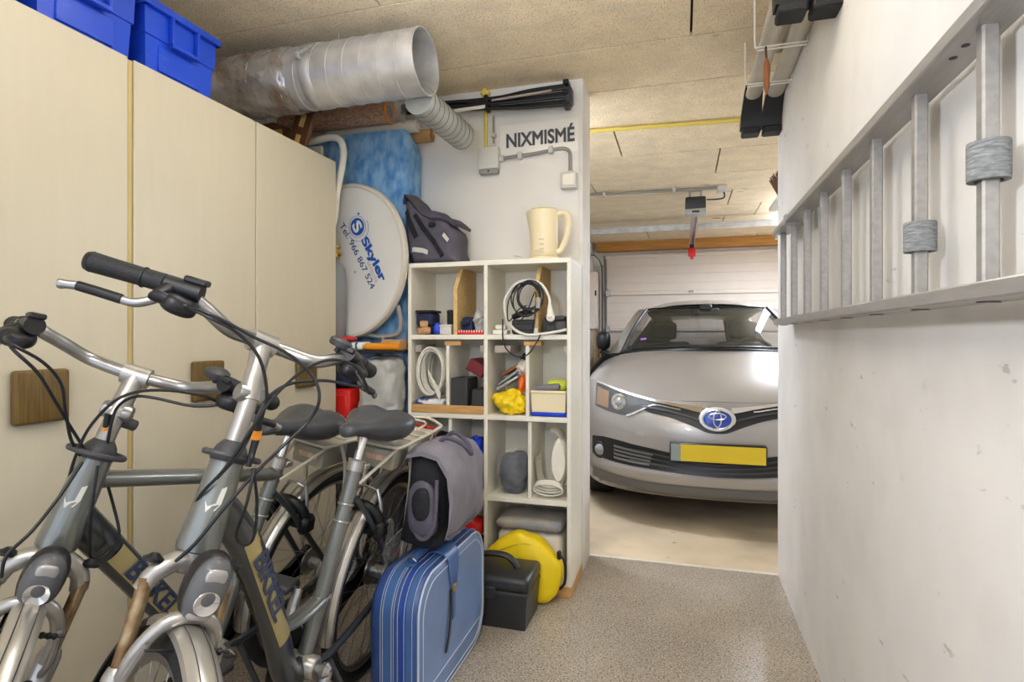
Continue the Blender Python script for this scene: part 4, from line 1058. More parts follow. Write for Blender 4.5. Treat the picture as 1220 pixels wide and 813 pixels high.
cw = thing('carved_wood', 'dark brown carved wooden piece with straw inlays under the duct', 'ornament', (-1.7, 2.28, 1.966))
P('curved_band', MB().loft([[(x, 2.27 + 0.02 * k, z + dz) for k, dz in ((0, -w_), (1, -w_), (1, w_), (0, w_))] for x, z, w_ in ((-2.02, 2.055, 0.035), (-1.92, 2.10, 0.04), (-1.82, 2.105, 0.04), (-1.74, 2.075, 0.04), (-1.68, 2.03, 0.04))]).box(-1.98, -1.72, 2.25, 2.31, 1.968, 1.99, 0.004), M_carved, cw)
pm = frame((-1.655, 2.255, 2.088), (0.32, 0.0, 0.95), (1, 0, -0.3))
P('upright_board', MB().box(-0.113, 0.115, -0.045, 0.05, -0.012, 0.012, 0.004, 1, pm), M_carved, cw)
for a in (-0.055, 0.04):
    P('inlay', MB().box(a - 0.03, a + 0.03, -0.012, 0.014, 0.011, 0.0135, 0.001, 1, pm).box(a - 0.03, a + 0.03, -0.012, 0.014, -0.0135, -0.011, 0.001, 1, pm), M_inlay, cw, label='straw-coloured inlay')
for x, z in ((-1.90, 2.105), (-1.80, 2.09)):
    P('inlay', MB().box(x - 0.035, x + 0.03, 2.266, 2.271, z - 0.022, z + 0.018, 0.002), M_inlay, cw, label='straw-coloured inlay')

# blue mattress standing on end, with rolls lying on it
MY0, MY1 = 2.61, 2.797
def msec(z, ins=0.0):
    x0, x1, y0, y1, r_ = -2.06 + ins, -1.31 - ins, MY0 + ins, MY1 - ins, 0.035
    out = []
    for (cx_, cy_, a0) in ((x1 - r_, y1 - r_, 0), (x0 + r_, y1 - r_, 90), (x0 + r_, y0 + r_, 180), (x1 - r_, y0 + r_, 270)):
        for k in range(5):
            a = R(a0 + 22.5 * k)
            x, y = cx_ + r_ * math.cos(a), cy_ + r_ * math.sin(a)
            out.append((x, y, z - (0.085 * (y - MY0) / (MY1 - MY0) if z > 2 else 0)))
    return out
mt = solo('mattress', MB().loft([msec(0.0, 0.02), msec(0.02), msec(0.7), msec(1.4), msec(2.0 - 0.001), msec(2.16), msec(2.195, 0.008), msec(2.21, 0.03)]).jit(0.012, 4, 2), M_mattress, 'blue velour mattress standing on end behind the satellite dish', 'mattress')
wm = thing('rolled_mat', 'brown woven mat rolled up on top of the blue mattress', 'mat', (-1.7, 2.6, 2.21))
P('roll', MB().lathe([(0.052, 0), (0.056, 0.01), (0.056, 0.62), (0.05, 0.63), (0.03, 0.63), (0.03, 0.5)], 28, (-2.03, 2.61, 2.275), (1, 0, 0)), M_wovenA, wm)
P('band', MB().ring((-1.40, 2.61, 2.275), (1, 0, 0), 0.0565, 0.006, 28, 8), M_orange, wm, label='orange-brown band')
P('wrapper', MB().lathe([(0.054, 0), (0.058, 0.015), (0.05, 0.035), (0.056, 0.06), (0.04, 0.07)], 24, (-1.40, 2.61, 2.272), (1, 0, 0)).jit(0.01, 30, 5), M_clear, wm, label='clear crinkled wrapper end')
solo('cardboard_tube', MB().lathe([(0.034, 0), (0.034, 0.66), (0.029, 0.66), (0.029, 0.5)], 24, (-1.90, 2.763, 2.192), (1, 0, 0)), M_card, 'brown cardboard tube end sticking out behind the blue mattress', 'tube')
solo('paper_roll', MB().lathe([(0.03, 0), (0.031, 0.55), (0.024, 0.552), (0.024, 0.53), (0.018, 0.53), (0.016, 0.55), (0.008, 0.552), (0.008, 0.5)], 24, (-1.84, 2.695, 2.222), (1, 0, 0)), M_paper, 'off-white paper roll beside the cardboard tube', 'paper roll')

# white folding chair behind the wardrobe end
fc = thing('folding_chair', 'white tubular folding chair standing behind the end of the wardrobe', 'chair', (-1.8, 2.43, 0))
P('frame', MB().tube(spline([(-1.98, 2.475, 0.0), (-1.97, 2.46, 1.0), (-1.95, 2.43, 2.0), (-1.93, 2.43, 2.06), (-1.88, 2.43, 2.10), (-1.72, 2.43, 2.10), (-1.63, 2.43, 2.108), (-1.575, 2.43, 2.095), (-1.552, 2.43, 2.05), (-1.555, 2.43, 1.98), (-1.588, 2.43, 1.83), (-1.605, 2.43, 1.70), (-1.68, 2.435, 1.54), (-1.705, 2.44, 1.2), (-1.71, 2.45, 0.0)], 5), 0.0165, 12), M_white, fc)
P('backrest', MB().box(-1.92, -1.66, 2.415, 2.432, 1.7, 2.07, 0.006), M_cream, fc)

# black folded rods along the back wall
fr_ = thing('folded_airer', 'black folded rod frame lying along the top of the back wall', 'rack', (-0.95, 2.76, 2.26))
for k in range(9):
    a = random.uniform(-0.004, 0.004)
    P('rod', MB().tube(spline([(-1.40, 2.735 + 0.012 * (k % 3), 2.315 + 0.006 * k + a), (-0.93, 2.733 + 0.014 * (k % 3), 2.285 + 0.0075 * k), (-0.72, 2.735 + 0.012 * (k % 3), 2.268 + 0.0115 * k), (-0.53, 2.733 + 0.014 * (k % 3), 2.262 + 0.013 * k)], 4), 0.0085, 8), M_black, fr_)
for z in (2.262, 2.318, 2.368):
    P('end_cap', MB().box(-0.545, -0.518, 2.722, 2.79, z - 0.009, z + 0.012, 0.003), M_black, fr_)
P('hub', MB().box(-0.54, -0.505, 2.73, 2.795, 2.27, 2.35, 0.008), M_dkgrey, fr_)
P('strap', MB().box(-0.945, -0.925, 2.72, 2.782, 2.28, 2.352, 0.004), M_black, fr_)
P('rod', MB().tube([(-1.12, 2.732, 2.292), (-0.935, 2.722, 2.292)], 0.009, 8), M_white, fr_, label='white rod of the folded frame')
P('rod', MB().tube([(-0.90, 2.722, 2.318), (-0.6, 2.724, 2.333)], 0.005, 8), M_palegrey, fr_, label='bare metal rod of the folded frame')

# ---------------------------------------------------------------- fittings and sign on the back wall
yc_ = thing('conduit', 'yellow electric conduit running down from the ceiling to the junction box', 'conduit', (-0.957, 2.79, 2.105))
P('pipe', MB().tube([(-0.957, 2.7955, 2.1055), (-0.957, 2.7955, ZC - 0.001)], 0.0085, 12), M_ycon, yc_)
P('clip', MB().box(-0.98, -0.934, 2.772, 2.805, 2.378, 2.396, 0.003).box(-0.969, -0.945, 2.77, 2.806, 2.362, 2.405, 0.003), M_ycon, yc_)
gc_ = thing('conduit', 'short grey cable entering the top of the junction box', 'conduit', (-0.915, 2.792, 2.105))
P('pipe', MB().tube([(-0.915, 2.794, 2.1055), (-0.915, 2.794, 2.27)], 0.006, 10), M_gcon, gc_)
P('clip', MB().box(-0.928, -0.902, 2.78, 2.806, 2.16, 2.18, 0.003).tube([(-0.915, 2.79, 2.1055), (-0.915, 2.79, 2.125)], 0.011, 10), M_box, gc_)
jb = thing('junction_box', 'pale grey junction box to the left of the lettered sheet', 'junction box', (-0.935, 2.78, 1.975))
P('box', MB().box(-0.99, -0.882, 2.762, 2.8045, 1.995, 2.105, 0.006, 2), M_box, jb)
P('lower_cover', MB().box(-0.986, -0.886, 2.768, 2.8045, 1.972, 1.997, 0.005), M_gcon, jb)
P('cable_gland', MB().tube([(-0.883, 2.787, 2.047), (-0.858, 2.787, 2.047)], 0.016, 12), M_box, jb)
P('screw', MB().tube([(-0.935, 2.77, 1.985), (-0.935, 2.7665, 1.985)], 0.005, 10), M_black, jb)
c2 = thing('conduit', 'grey bent conduit under the lettered sheet leading to the switch', 'conduit', (-0.7, 2.79, 1.955))
P('pipe', MB().tube(spline([(-0.857, 2.788, 2.048), (-0.70, 2.79, 2.058), (-0.60, 2.792, 2.07), (-0.555, 2.792, 2.071), (-0.527, 2.79, 2.055), (-0.521, 2.788, 2.02), (-0.521, 2.788, 1.9555)], 6), 0.0085, 12), M_gcon, c2)
for x, z in ((-0.775, 2.053), (-0.617, 2.068)):
    P('clip', MB().box(x - 0.011, x + 0.011, 2.775, 2.8045, z - 0.018, z + 0.018, 0.003), M_box, c2)
sw = thing('light_switch', 'small grey switch box near the corner of the back wall', 'switch', (-0.521, 2.78, 1.86))
P('box', MB().box(-0.566, -0.486, 2.757, 2.8045, 1.868, 1.948, 0.008, 2), M_box, sw)
P('rocker', MB().box(-0.556, -0.496, 2.751, 2.76, 1.878, 1.938, 0.004), M_white, sw)
P('gland', MB().tube([(-0.521, 2.787, 1.946), (-0.521, 2.787, 1.955)], 0.014, 12), M_box, sw)
sg = thing('name_sheet', 'white laminated sheet with grey capital letters on the back wall', 'sign', (-0.68, 2.8, 2.05))
P('sheet', MB().grid([[(-0.882 + 0.4 * i / 10, 2.8035 - 0.004 * math.sin(PI * i / 10) * math.sin(PI * (0.2 + 0.8 * j / 6)), 2.052 + 0.165 * j / 6 + 0.004 * i / 10) for j in range(7)] for i in range(11)]), M_sheet2, sg)


text_fit('lettering', 'NIXMISMÉ', 0.348, 0.09, M_letter, sg, frame((-0.675, 2.7985, 2.147), (1, 0, 0.012), (0, 0, 1)), 0.03)

# ---------------------------------------------------------------- on top of the shelf unit
kt = thing('electric_kettle', 'cream plastic jug kettle on top of the shelf unit', 'kettle', (-0.615, 2.64, ST))
KX, KY = -0.618, 2.645
P('body', MB().loft([[(KX + r_ * math.cos(a) * (1.0 + (0.30 * max(0, -math.cos(a)) ** 6 if z > ST + 0.12 else 0) * ((z - ST - 0.12) / 0.12)), KY + r_ * 0.95 * math.sin(a), z) for a in [2 * PI * k / 32 for k in range(32)]] for r_, z in ((0.062, ST + 0.022), (0.066, ST + 0.026), (0.066, ST + 0.06), (0.0655, ST + 0.12), (0.067, ST + 0.18), (0.069, ST + 0.232), (0.066, ST + 0.24), (0.04, ST + 0.243))]), M_kettle, kt, 50)
P('handle', MB().tube(spline([(KX + 0.06, KY, ST + 0.218), (KX + 0.10, KY, ST + 0.222), (KX + 0.117, KY, ST + 0.19), (KX + 0.108, KY, ST + 0.12), (KX + 0.082, KY, ST + 0.055), (KX + 0.06, KY, ST + 0.045)], 5), [0.015] * 10 + [0.014] * 16, 14, True, False, 1.25), M_kettle, kt)
P('base', MB().lathe([(0.074, 0), (0.076, 0.008), (0.07, 0.02), (0.05, 0.022)], 32, (KX, KY, ST), (0, 0, 1)), M_kettle, kt)
P('lid', MB().lathe([(0.058, 0), (0.06, 0.004), (0.05, 0.008), (0.0, 0.009)], 28, (KX, KY, ST + 0.242), (0, 0, 1)), M_kettle, kt)
for k in range(3):
    P('gauge_mark', MB().box(KX - 0.008, KX + 0.014, KY - 0.0655, KY - 0.062, ST + 0.052 + 0.022 * k, ST + 0.055 + 0.022 * k), M_palegrey, kt)
P('gauge', MB().box(KX - 0.028, KX + 0.012, KY - 0.0665, KY - 0.05, ST + 0.03, ST + 0.05, 0.004), M_clear2, kt)
P('cord', MB().tube(spline([(KX - 0.05, KY - 0.05, ST + 0.006), (KX - 0.10, KY - 0.06, ST + 0.012), (KX - 0.135, KY - 0.04, ST + 0.03), (KX - 0.12, KY + 0.03, ST + 0.03), (KX - 0.06, KY + 0.055, ST + 0.006)], 5), 0.0028, 8), M_wcable, kt)

bp = thing('pannier_bag', 'dark grey bag slumped on top of the shelf against the mattress', 'bag', (-1.19, 2.66, ST))
OUT = [(-1.25, 1.5), (-1.10, 1.499), (-1.0, 1.499), (-1.015, 1.56), (-1.035, 1.66), (-1.10, 1.745), (-1.16, 1.765), (-1.225, 1.775), (-1.25, 1.79), (-1.27, 1.81), (-1.288, 1.822), (-1.298, 1.80), (-1.295, 1.71), (-1.28, 1.60)]
def outl(s_, y, lift=0.0):
    cx_, cz_ = -1.17, 1.62
    r = []
    sp = spline([(a, 0, b) for a, b in OUT] + [(OUT[0][0], 0, OUT[0][1])], 3)[:-1]
    for p in sp:
        z = cz_ + (p.z - cz_) * s_ + lift
        r.append((cx_ + (p.x - cx_) * s_, y, max(z, ST + 0.001)))
    return r
P('body', MB().loft([outl(0.72, 2.545), outl(0.9, 2.552), outl(0.97, 2.585), outl(0.98, 2.66), outl(0.9, 2.735), outl(0.7, 2.755)]).jit(0.013, 14, 8), M_greyfab, bp, 70)
P('flap', MB().loft([[(x, 2.54 + 0.01 * math.sin(9 * x), z), (x + 0.004, 2.54 - 0.006, z + 0.012), (x + 0.01, 2.65, z + 0.03), (x + 0.01, 2.75, z + 0.02), (x + 0.008, 2.74, z + 0.005), (x, 2.6, z + 0.01)] for x, z in ((-1.296, 1.79), (-1.29, 1.826), (-1.27, 1.812), (-1.235, 1.765), (-1.20, 1.725), (-1.15, 1.705), (-1.09, 1.70), (-1.05, 1.685), (-1.028, 1.668))]).jit(0.006, 18, 4), M_greyfab, bp, 70)
P('strap', MB().loft([[(x, y, z), (x + 0.016, y - 0.004, z + 0.018), (x + 0.022, y + 0.004, z + 0.012), (x + 0.006, y + 0.008, z - 0.006)] for x, y, z in ((-1.285, 2.545, 1.75), (-1.27, 2.538, 1.70), (-1.25, 2.535, 1.655), (-1.235, 2.54, 1.62))]), M_blackfab, bp)
P('strap', MB().loft([[(x, y, z), (x + 0.018, y - 0.004, z + 0.012), (x + 0.02, y + 0.004, z + 0.008), (x + 0.002, y + 0.008, z - 0.006)] for x, y, z in ((-1.24, 2.538, 1.73), (-1.19, 2.528, 1.66), (-1.14, 2.53, 1.60), (-1.10, 2.54, 1.53))]), M_blackfab, bp)
P('reflective_strip', MB().loft([[(x, y, z), (x + 0.004, y - 0.003, z + 0.022), (x + 0.004, y + 0.004, z + 0.022), (x, y + 0.004, z)] for x, y, z in ((-1.27, 2.555, 1.555), (-1.235, 2.54, 1.557), (-1.19, 2.538, 1.55), (-1.165, 2.54, 1.54))]), M_reflect, bp)
P('reflective_strip', MB().loft([[(x, y, z), (x + 0.01, y - 0.003, z + 0.014), (x + 0.01, y + 0.004, z + 0.014), (x, y + 0.004, z)] for x, y, z in ((-1.085, 2.53, 1.625), (-1.06, 2.53, 1.595))]), M_reflect, bp)
P('buckle', MB().box(-1.155, -1.12, 2.525, 2.54, 1.672, 1.695, 0.005), M_black, bp)

# ---------------------------------------------------------------- satellite dish and the pile under it
ds = thing('satellite_dish', 'round white satellite dish with blue print standing before the blue mattress', 'dish', (-1.59, 2.52, 1.09))
dc = V((-1.585, 2.512, 1.522))
dM = Matrix.Translation(dc) @ Matrix.Rotation(R(-8), 4, 'Z') @ Matrix.Rotation(R(3), 4, 'Y')
RX_, RZ_ = 0.345, 0.383
def dring(s_, y): return [dM @ V((RX_ * s_ * math.cos(2 * PI * k / 64), y, RZ_ * s_ * math.sin(2 * PI * k / 64))) for k in range(64)]
def ddepth(s_): return 0.034 * (1 - s_ * s_)
P('reflector', MB().loft([dring(s_, ddepth(s_)) for s_ in (0.02, 0.15, 0.3, 0.45, 0.6, 0.75, 0.88, 0.945)] + [dring(0.945, 0.012)] + [dring(s_, ddepth(s_) + 0.008) for s_ in (0.88, 0.7, 0.5, 0.3, 0.02)]), M_dish, ds, 60)
P('rim', MB().loft([dring(0.945, 0.004), dring(0.95, -0.003), dring(0.985, -0.004), dring(1.0, 0.004), dring(1.0, 0.03), dring(0.985, 0.032), dring(0.96, 0.02), dring(0.945, 0.004)], False), M_dishrim, ds, 50)
def dpt(x, z, o=0.0016):
    """point on the dish face at world x, z"""
    p = dM.inverted() @ V((x, dc.y, z))
    s2 = (p.x / RX_) ** 2 + (p.z / RZ_) ** 2
    return dM @ V((p.x, 0.034 * (1 - s2) - o, p.z))
def dtext(s, x0, z0, x1, z1, h_, m, bold, shear=0.0):
    o = text_fit('print', s, math.hypot(x1 - x0, z1 - z0), h_, m, ds, Matrix.Identity(4), bold, shear)
    e = V((x1 - x0, 0, z1 - z0)).normalized()
    n_ = V((e.z * -1, 0, e.x))
    c_ = V(((x0 + x1) / 2, 0, (z0 + z1) / 2))
    off = OFF[ds.name]
    for v in o.data.vertices:
        q = c_ + e * v.co.x + n_ * v.co.y
        v.co = dpt(q.x, q.z, 0.0015 + v.co.z) - off
    o.matrix_basis = Matrix.Identity(4)
    o['label'] = 'blue print reading ' + s if m != M_palegrey else 'pale grey print'
dtext('Skyler', -1.507, 1.632, -1.378, 1.415, 0.062, M_skyblue, 0.04)
dtext('SATELLITE', -1.478, 1.517, -1.42, 1.412, 0.016, M_palegrey, 0.0)
dtext('Tel. 966 867 524', -1.638, 1.715, -1.44, 1.385, 0.034, M_navyprint, 0.012)
lc = (-1.54, 1.692)
def disc(cx_, cz_, r_, o): return MB().loft([[dpt(cx_ + r_ * q * math.cos(2 * PI * k / 32), cz_ + r_ * q * math.sin(2 * PI * k / 32), o_) for k in range(32)] for q, o_ in ((1, 0.0008), (1, o), (0.6, o), (0.02, o))])
P('logo_disc', disc(*lc, 0.043, 0.0014), M_skyblue, ds, 30, label='blue round logo with a white S')
P('logo_ring', MB().tube([dpt(lc[0] + 0.052 * math.cos(2 * PI * k / 36), lc[1] + 0.052 * math.sin(2 * PI * k / 36), 0.001) for k in range(36)], 0.0011, 6, closed=True), M_navyprint, ds)
P('logo_ring', MB().tube([dpt(lc[0] + 0.004 + 0.066 * math.cos(a), lc[1] - 0.006 + 0.066 * math.sin(a), 0.001) for a in [R(-150 + 6.2 * k) for k in range(30)]], 0.0011, 6), M_navyprint, ds)
P('logo_dot', disc(lc[0] + 0.012, lc[1] + 0.062, 0.006, 0.0014), M_navyprint, ds, 30)
so = text_fit('logo_letter', 'S', 0.05, 0.062, M_dish, ds, Matrix.Identity(4), 0.05, 0.0)
ca_, sa_ = math.cos(R(-58)), math.sin(R(-58))
for v in so.data.vertices:
    q = (lc[0] + ca_ * v.co.x - sa_ * v.co.y, lc[1] + sa_ * v.co.x + ca_ * v.co.y)
    v.co = dpt(q[0], q[1], 0.002 + v.co.z) - OFF[ds.name]
so.matrix_basis = Matrix.Identity(4)
P('support_arm', MB().tube(spline([(-1.31, 2.52, 1.30), (-1.30, 2.53, 1.22), (-1.32, 2.54, 1.165), (-1.40, 2.54, 1.15), (-1.52, 2.54, 1.16)], 5), 0.011, 10).tube([(-1.40, 2.54, 1.15), (-1.40, 2.54, 1.0845)], 0.009, 8), M_gcon, ds)
P('bolt', MB().lathe([(0.006, 0), (0.006, 0.004)], 10, dpt(-1.56, 1.47, 0.004), (0, 1, 0)), M_galv2, ds)

bn = thing('storage_bin', 'dark grey plastic bin standing on the floor under the satellite dish', 'bin', (-1.46, 2.48, 0))
P('body', MB().loft([[(-1.655 - q, 2.40 - q * 0.2, z), (-1.27 + q, 2.40 - q * 0.2, z), (-1.27 + q, 2.575, z), (-1.655 - q, 2.575, z)] for q, z in ((-0.02, 0), (0.0, 0.70), (0.006, 0.70), (0.006, 0.735))]), M_dkgrey, bn, 20)
P('rim', MB().box(-1.663, -1.262, 2.395, 2.578, 0.735, 0.75, 0.004), M_black, bn)
rc = thing('red_case', 'red plastic case standing on the dark bin beside the wardrobe', 'case', (-1.56, 2.48, 0.7505))
P('shell', MB().box(-1.64, -1.495, 2.40, 2.56, 0.7505, 0.90, 0.016, 2), M_red, rc)
P('front_recess', MB().box(-1.62, -1.515, 2.396, 2.404, 0.765, 0.875, 0.005), M_red, rc)
solo('wrapped_parcel', MB().blob((-1.375, 2.486, 0.905), (0.098, 0.078, 0.148), 72, 44, 0.4, 0.05, 12, 6).jit(0.014, 24, 6).floor(0.752), M_tarp, 'parcel in crumpled pale plastic sheet below the satellite dish', 'parcel', smooth=70)
solo('cloth_bundle', MB().blob((-1.575, 2.48, 0.982), (0.085, 0.065, 0.076), 48, 30, 0.7, 0.15, 14, 3).jit(0.01, 40, 2).floor(0.902), M_navy, 'bluish grey bundle squeezed above the red case', 'bundle', smooth=70)
solo('black_board', MB().box(-1.68, -1.262, 2.395, 2.575, 1.0685, 1.084, 0.003), M_black, 'thin black board lying under the yellow-handled tool', 'board')
gc = thing('gas_cylinder', 'slim grey gas cylinder standing on the board beside the wardrobe end', 'cylinder', (-1.60, 2.45, 1.084))
P('tank', MB().lathe([(0.045, 1.0845), (0.049, 1.09), (0.049, 1.45), (0.045, 1.475), (0.03, 1.50), (0.016, 1.51), (0.016, 1.525)], 28, (-1.605, 2.445, 0), (0, 0, 1)), M_gasgrey, gc)
P('valve', MB().lathe([(0.012, 0), (0.018, 0.006), (0.018, 0.03), (0.01, 0.034), (0.01, 0.05), (0.02, 0.052), (0.02, 0.065), (0.006, 0.068)], 16, (-1.60, 2.445, 1.5245), (0, 0, 1)).tube([(-1.595, 2.445, 1.54), (-1.565, 2.435, 1.546)], 0.008, 8), M_brass, gc)
sv = thing('striped_towel', 'folded blue and white striped towel on the black board', 'towel', (-1.49, 2.44, 1.084))
P('cloth', MB().box(-1.552, -1.435, 2.40, 2.50, 1.0845, 1.125, 0.014, 3).jit(0.006, 20, 2), M_white, sv, 70)
for k in range(3):
    P('stripe', MB().box(-1.538 + 0.034 * k, -1.522 + 0.034 * k, 2.397, 2.495, 1.086, 1.127, 0.012, 3).jit(0.006, 20, 2), M_navyprint, sv, 70, label='dark blue stripe')
solo('red_rag', MB().blob((-1.53, 2.43, 1.138), (0.045, 0.05, 0.011), 18, 10, 0.8, 0.15, 18, 9), M_red, 'small red rag lying on the striped towel', 'rag', smooth=70)
tl = thing('hand_tool', 'tool with a yellow-orange ribbed handle lying on the black board', 'tool', (-1.35, 2.415, 1.084))
P('handle', MB().lathe([(0.008, 0)] + [(0.0175 if k % 2 else 0.016, 0.004 + 0.0085 * k) for k in range(20)] + [(0.012, 0.178)], 16, (-1.425, 2.415, 1.1025), (1, 0, 0)), M_orange, tl)
P('blade', MB().tube([(-1.43, 2.415, 1.1025), (-1.44, 2.41, 1.112)], 0.005, 8), M_galv2, tl)
solo('small_carton', MB().box(-1.36, -1.265, 2.45, 2.53, 1.0845, 1.135, 0.003), M_card, 'small brown carton behind the yellow-handled tool', 'box')

# ---------------------------------------------------------------- things in the shelf bays
def SI(name, mb, m, label, cat, group='small things in the shelf bays', smooth=40): return solo(name, mb, m, label, cat, group, smooth)

# top left bay
t = thing('power_adapter', 'black and blue charger block in the top left bay', 'charger', (-1.19, 2.56, Z1), 'small things in the shelf bays')
P('housing', MB().box(-1.228, -1.145, 2.55, 2.65, Z1 + 0.045, Z1 + 0.105, 0.008).box(-1.222, -1.15, 2.56, 2.65, Z1 + 0.001, Z1 + 0.046, 0.006), M_navy, t)
P('top_plate', MB().box(-1.232, -1.14, 2.545, 2.655, Z1 + 0.105, Z1 + 0.118, 0.004), M_black, t)
for x, z in ((-1.19, 0.018), (-1.165, 0.02), (-1.178, 0.05)):
    SI('cork', MB().lathe([(0.014, 0), (0.0165, 0.004), (0.0165, 0.034), (0.014, 0.038)], 16, (x - 0.02, 2.528 if z < 0.04 else 2.53, Z1 + z), (1, 0.5, 0)), M_cork, 'round cork lying before the black and blue charger, ' + {0.018: 'front one', 0.02: 'end one', 0.05: 'upper one'}[z], 'cork', 'corks in the top left bay')
SI('blue_cloth', MB().blob((-1.115, 2.555, Z1 + 0.03), (0.022, 0.03, 0.029), 18, 12, 0.8, 0.25, 25, 4, flat=Z1 + 0.001), M_bluebag, 'crumpled blue scrap beside the corks', 'scrap', smooth=70)
for k, x in enumerate((-1.093, -1.052)):
    SI('film_can', MB().lathe([(0.018, 0), (0.019, 0.004), (0.019, 0.105), (0.0205, 0.107), (0.0205, 0.118), (0.012, 0.122)], 20, (x, 2.66, Z1 + 0.001), (0, 0, 1)), M_dkgrey, ('dark grey can next to the charger block', 'dark grey can touching the particle-board divider')[k], 'can', 'dark cans in the top left bay')
SI('white_box', MB().box(-1.098, -1.04, 2.53, 2.59, Z1 + 0.001, Z1 + 0.04, 0.003).box(-1.1, -1.038, 2.528, 2.592, Z1 + 0.036, Z1 + 0.048, 0.003), M_box, 'small white box in front of the dark grey cans', 'box')
SI('dark_gadget', MB().box(-1.0, -0.945, 2.56, 2.68, Z1 + 0.012, Z1 + 0.085, 0.014, 2).tube([(-0.99, 2.555, Z1 + 0.05), (-0.955, 2.552, Z1 + 0.06)], 0.012, 10), M_navy, 'dark navy gadget behind the red ruler', 'gadget')
SI('clear_bag', MB().blob((-0.912, 2.62, Z1 + 0.07), (0.034, 0.055, 0.066), 48, 32, 0.9, 0.25, 14, 5, flat=Z1 + 0.008).jit(0.011, 50, 3), M_tarp, 'crumpled translucent bag leaning in the top left bay', 'bag', smooth=70)
t = thing('red_ruler', 'red scale with white ticks lying on the top left shelf', 'ruler', (-0.945, 2.53, Z1), 'small things in the shelf bays')
P('blade', MB().box(-1.005, -0.876, 2.522, 2.548, Z1 + 0.0005, Z1 + 0.02, 0.002), M_red, t)
for k in range(10):
    P('tick', MB().box(-0.998 + 0.0125 * k, -0.993 + 0.0125 * k, 2.5205, 2.524, Z1 + 0.011, Z1 + 0.021), M_white, t)

# top right bay
SI('white_adapter', MB().box(-0.835, -0.765, 2.53, 2.585, Z1 + 0.001, Z1 + 0.022, 0.004).box(-0.825, -0.775, 2.535, 2.58, Z1 + 0.022, Z1 + 0.045, 0.006), M_white, 'white plug adapter at the left of the top right bay', 'adapter')
SI('black_case', MB().box(-0.755, -0.645, 2.57, 2.69, Z1 + 0.001, Z1 + 0.07, 0.008).box(-0.75, -0.65, 2.562, 2.60, Z1 + 0.02, Z1 + 0.05, 0.004), M_dkgrey, 'black box behind the hanging cable coil', 'box')
SI('phone_handset', MB().tube(spline([(-0.755, 2.6, Z1 + 0.082), (-0.71, 2.59, Z1 + 0.098), (-0.665, 2.58, Z1 + 0.108)], 4), [0.014] * 5 + [0.012] * 4, 12), M_black, 'black handset lying on top of the black box', 'handset')
SI('charger_case', MB().box(-0.605, -0.495, 2.555, 2.68, Z1 + 0.001, Z1 + 0.062, 0.01, 2).box(-0.60, -0.50, 2.56, 2.67, Z1 + 0.062, Z1 + 0.085, 0.012, 2).box(-0.585, -0.545, 2.55, 2.557, Z1 + 0.015, Z1 + 0.045, 0.003), M_dkgrey, 'black charger case in the corner of the top right bay', 'case')
t = thing('white_cable', 'white power cable looped round the particle-board divider with its plug hanging', 'cable', (-0.66, 2.50, Z1 + 0.02))
wc = spline([(-0.652, 2.515, Z1 + 0.245), (-0.715, 2.512, Z1 + 0.23), (-0.765, 2.51, Z1 + 0.165), (-0.765, 2.51, Z1 + 0.09), (-0.73, 2.508, Z1 + 0.03), (-0.67, 2.505, Z1 - 0.0), (-0.60, 2.503, Z1 + 0.002), (-0.53, 2.503, Z1 + 0.012), (-0.485, 2.503, Z1 + 0.022)], 6)
P('loop', MB().tube(wc, 0.0065, 10).tube(spline([(-0.652, 2.515, Z1 + 0.245), (-0.60, 2.512, Z1 + 0.225), (-0.565, 2.51, Z1 + 0.17), (-0.56, 2.508, Z1 + 0.12)], 5), 0.0065, 10), M_wcable, t)
P('plug', MB().tube([(-0.56, 2.508, Z1 + 0.135), (-0.558, 2.505, Z1 + 0.105), (-0.556, 2.502, Z1 + 0.075)], [0.008, 0.014, 0.018], 14).lathe([(0.019, 0), (0.019, 0.018), (0.016, 0.02)], 16, (-0.556, 2.512, Z1 + 0.075), (0.1, -1, 0.1)).tube([(-0.549, 2.5, Z1 + 0.08), (-0.549, 2.475, Z1 + 0.08)], 0.0024, 6).tube([(-0.563, 2.5, Z1 + 0.075), (-0.563, 2.475, Z1 + 0.075)], 0.0024, 6), M_wcable, t)
P('socket', MB().box(-0.632, -0.612, 2.498, 2.51, Z1 - 0.005, Z1 + 0.03, 0.003), M_box, t)
t = thing('black_cable', 'thin black cable coil hanging before the top right bay', 'cable', (-0.65, 2.50, Z1 - 0.1))
for k in range(6):
    cx_, cz_, r_ = -0.655 + 0.012 * math.sin(k * 2.1), Z1 + 0.165 + 0.012 * math.cos(k * 1.7), 0.052 + 0.006 * (k % 3)
    P('coil', MB().ring((cx_, 2.506 - 0.004 * k, cz_), (0.15 * math.sin(k), 1, 0.12 * math.cos(k)), r_, 0.0032, 30, 6, sy=1.15), M_cable, t)
P('loop', MB().tube(spline([(-0.70, 2.49, Z1 + 0.22), (-0.745, 2.488, Z1 + 0.15), (-0.745, 2.488, Z1 + 0.06), (-0.70, 2.488, Z1 + 0.11), (-0.66, 2.488, Z1 + 0.13)], 5), 0.003, 6), M_cable, t)
P('tail', MB().tube(spline([(-0.775, 2.498, Z1 + 0.07), (-0.77, 2.496, Z1 - 0.04), (-0.72, 2.496, Z1 - 0.095), (-0.66, 2.496, Z1 - 0.09), (-0.615, 2.496, Z1 - 0.03), (-0.60, 2.498, Z1 + 0.0)], 6), 0.0032, 6), M_cable, t)
P('tail', MB().tube(spline([(-0.70, 2.49, Z1 + 0.05), (-0.66, 2.49, Z1 + 0.10), (-0.62, 2.49, Z1 + 0.19), (-0.625, 2.49, Z1 + 0.06), (-0.632, 2.492, Z1 + 0.02)], 5), 0.003, 6), M_cable, t)
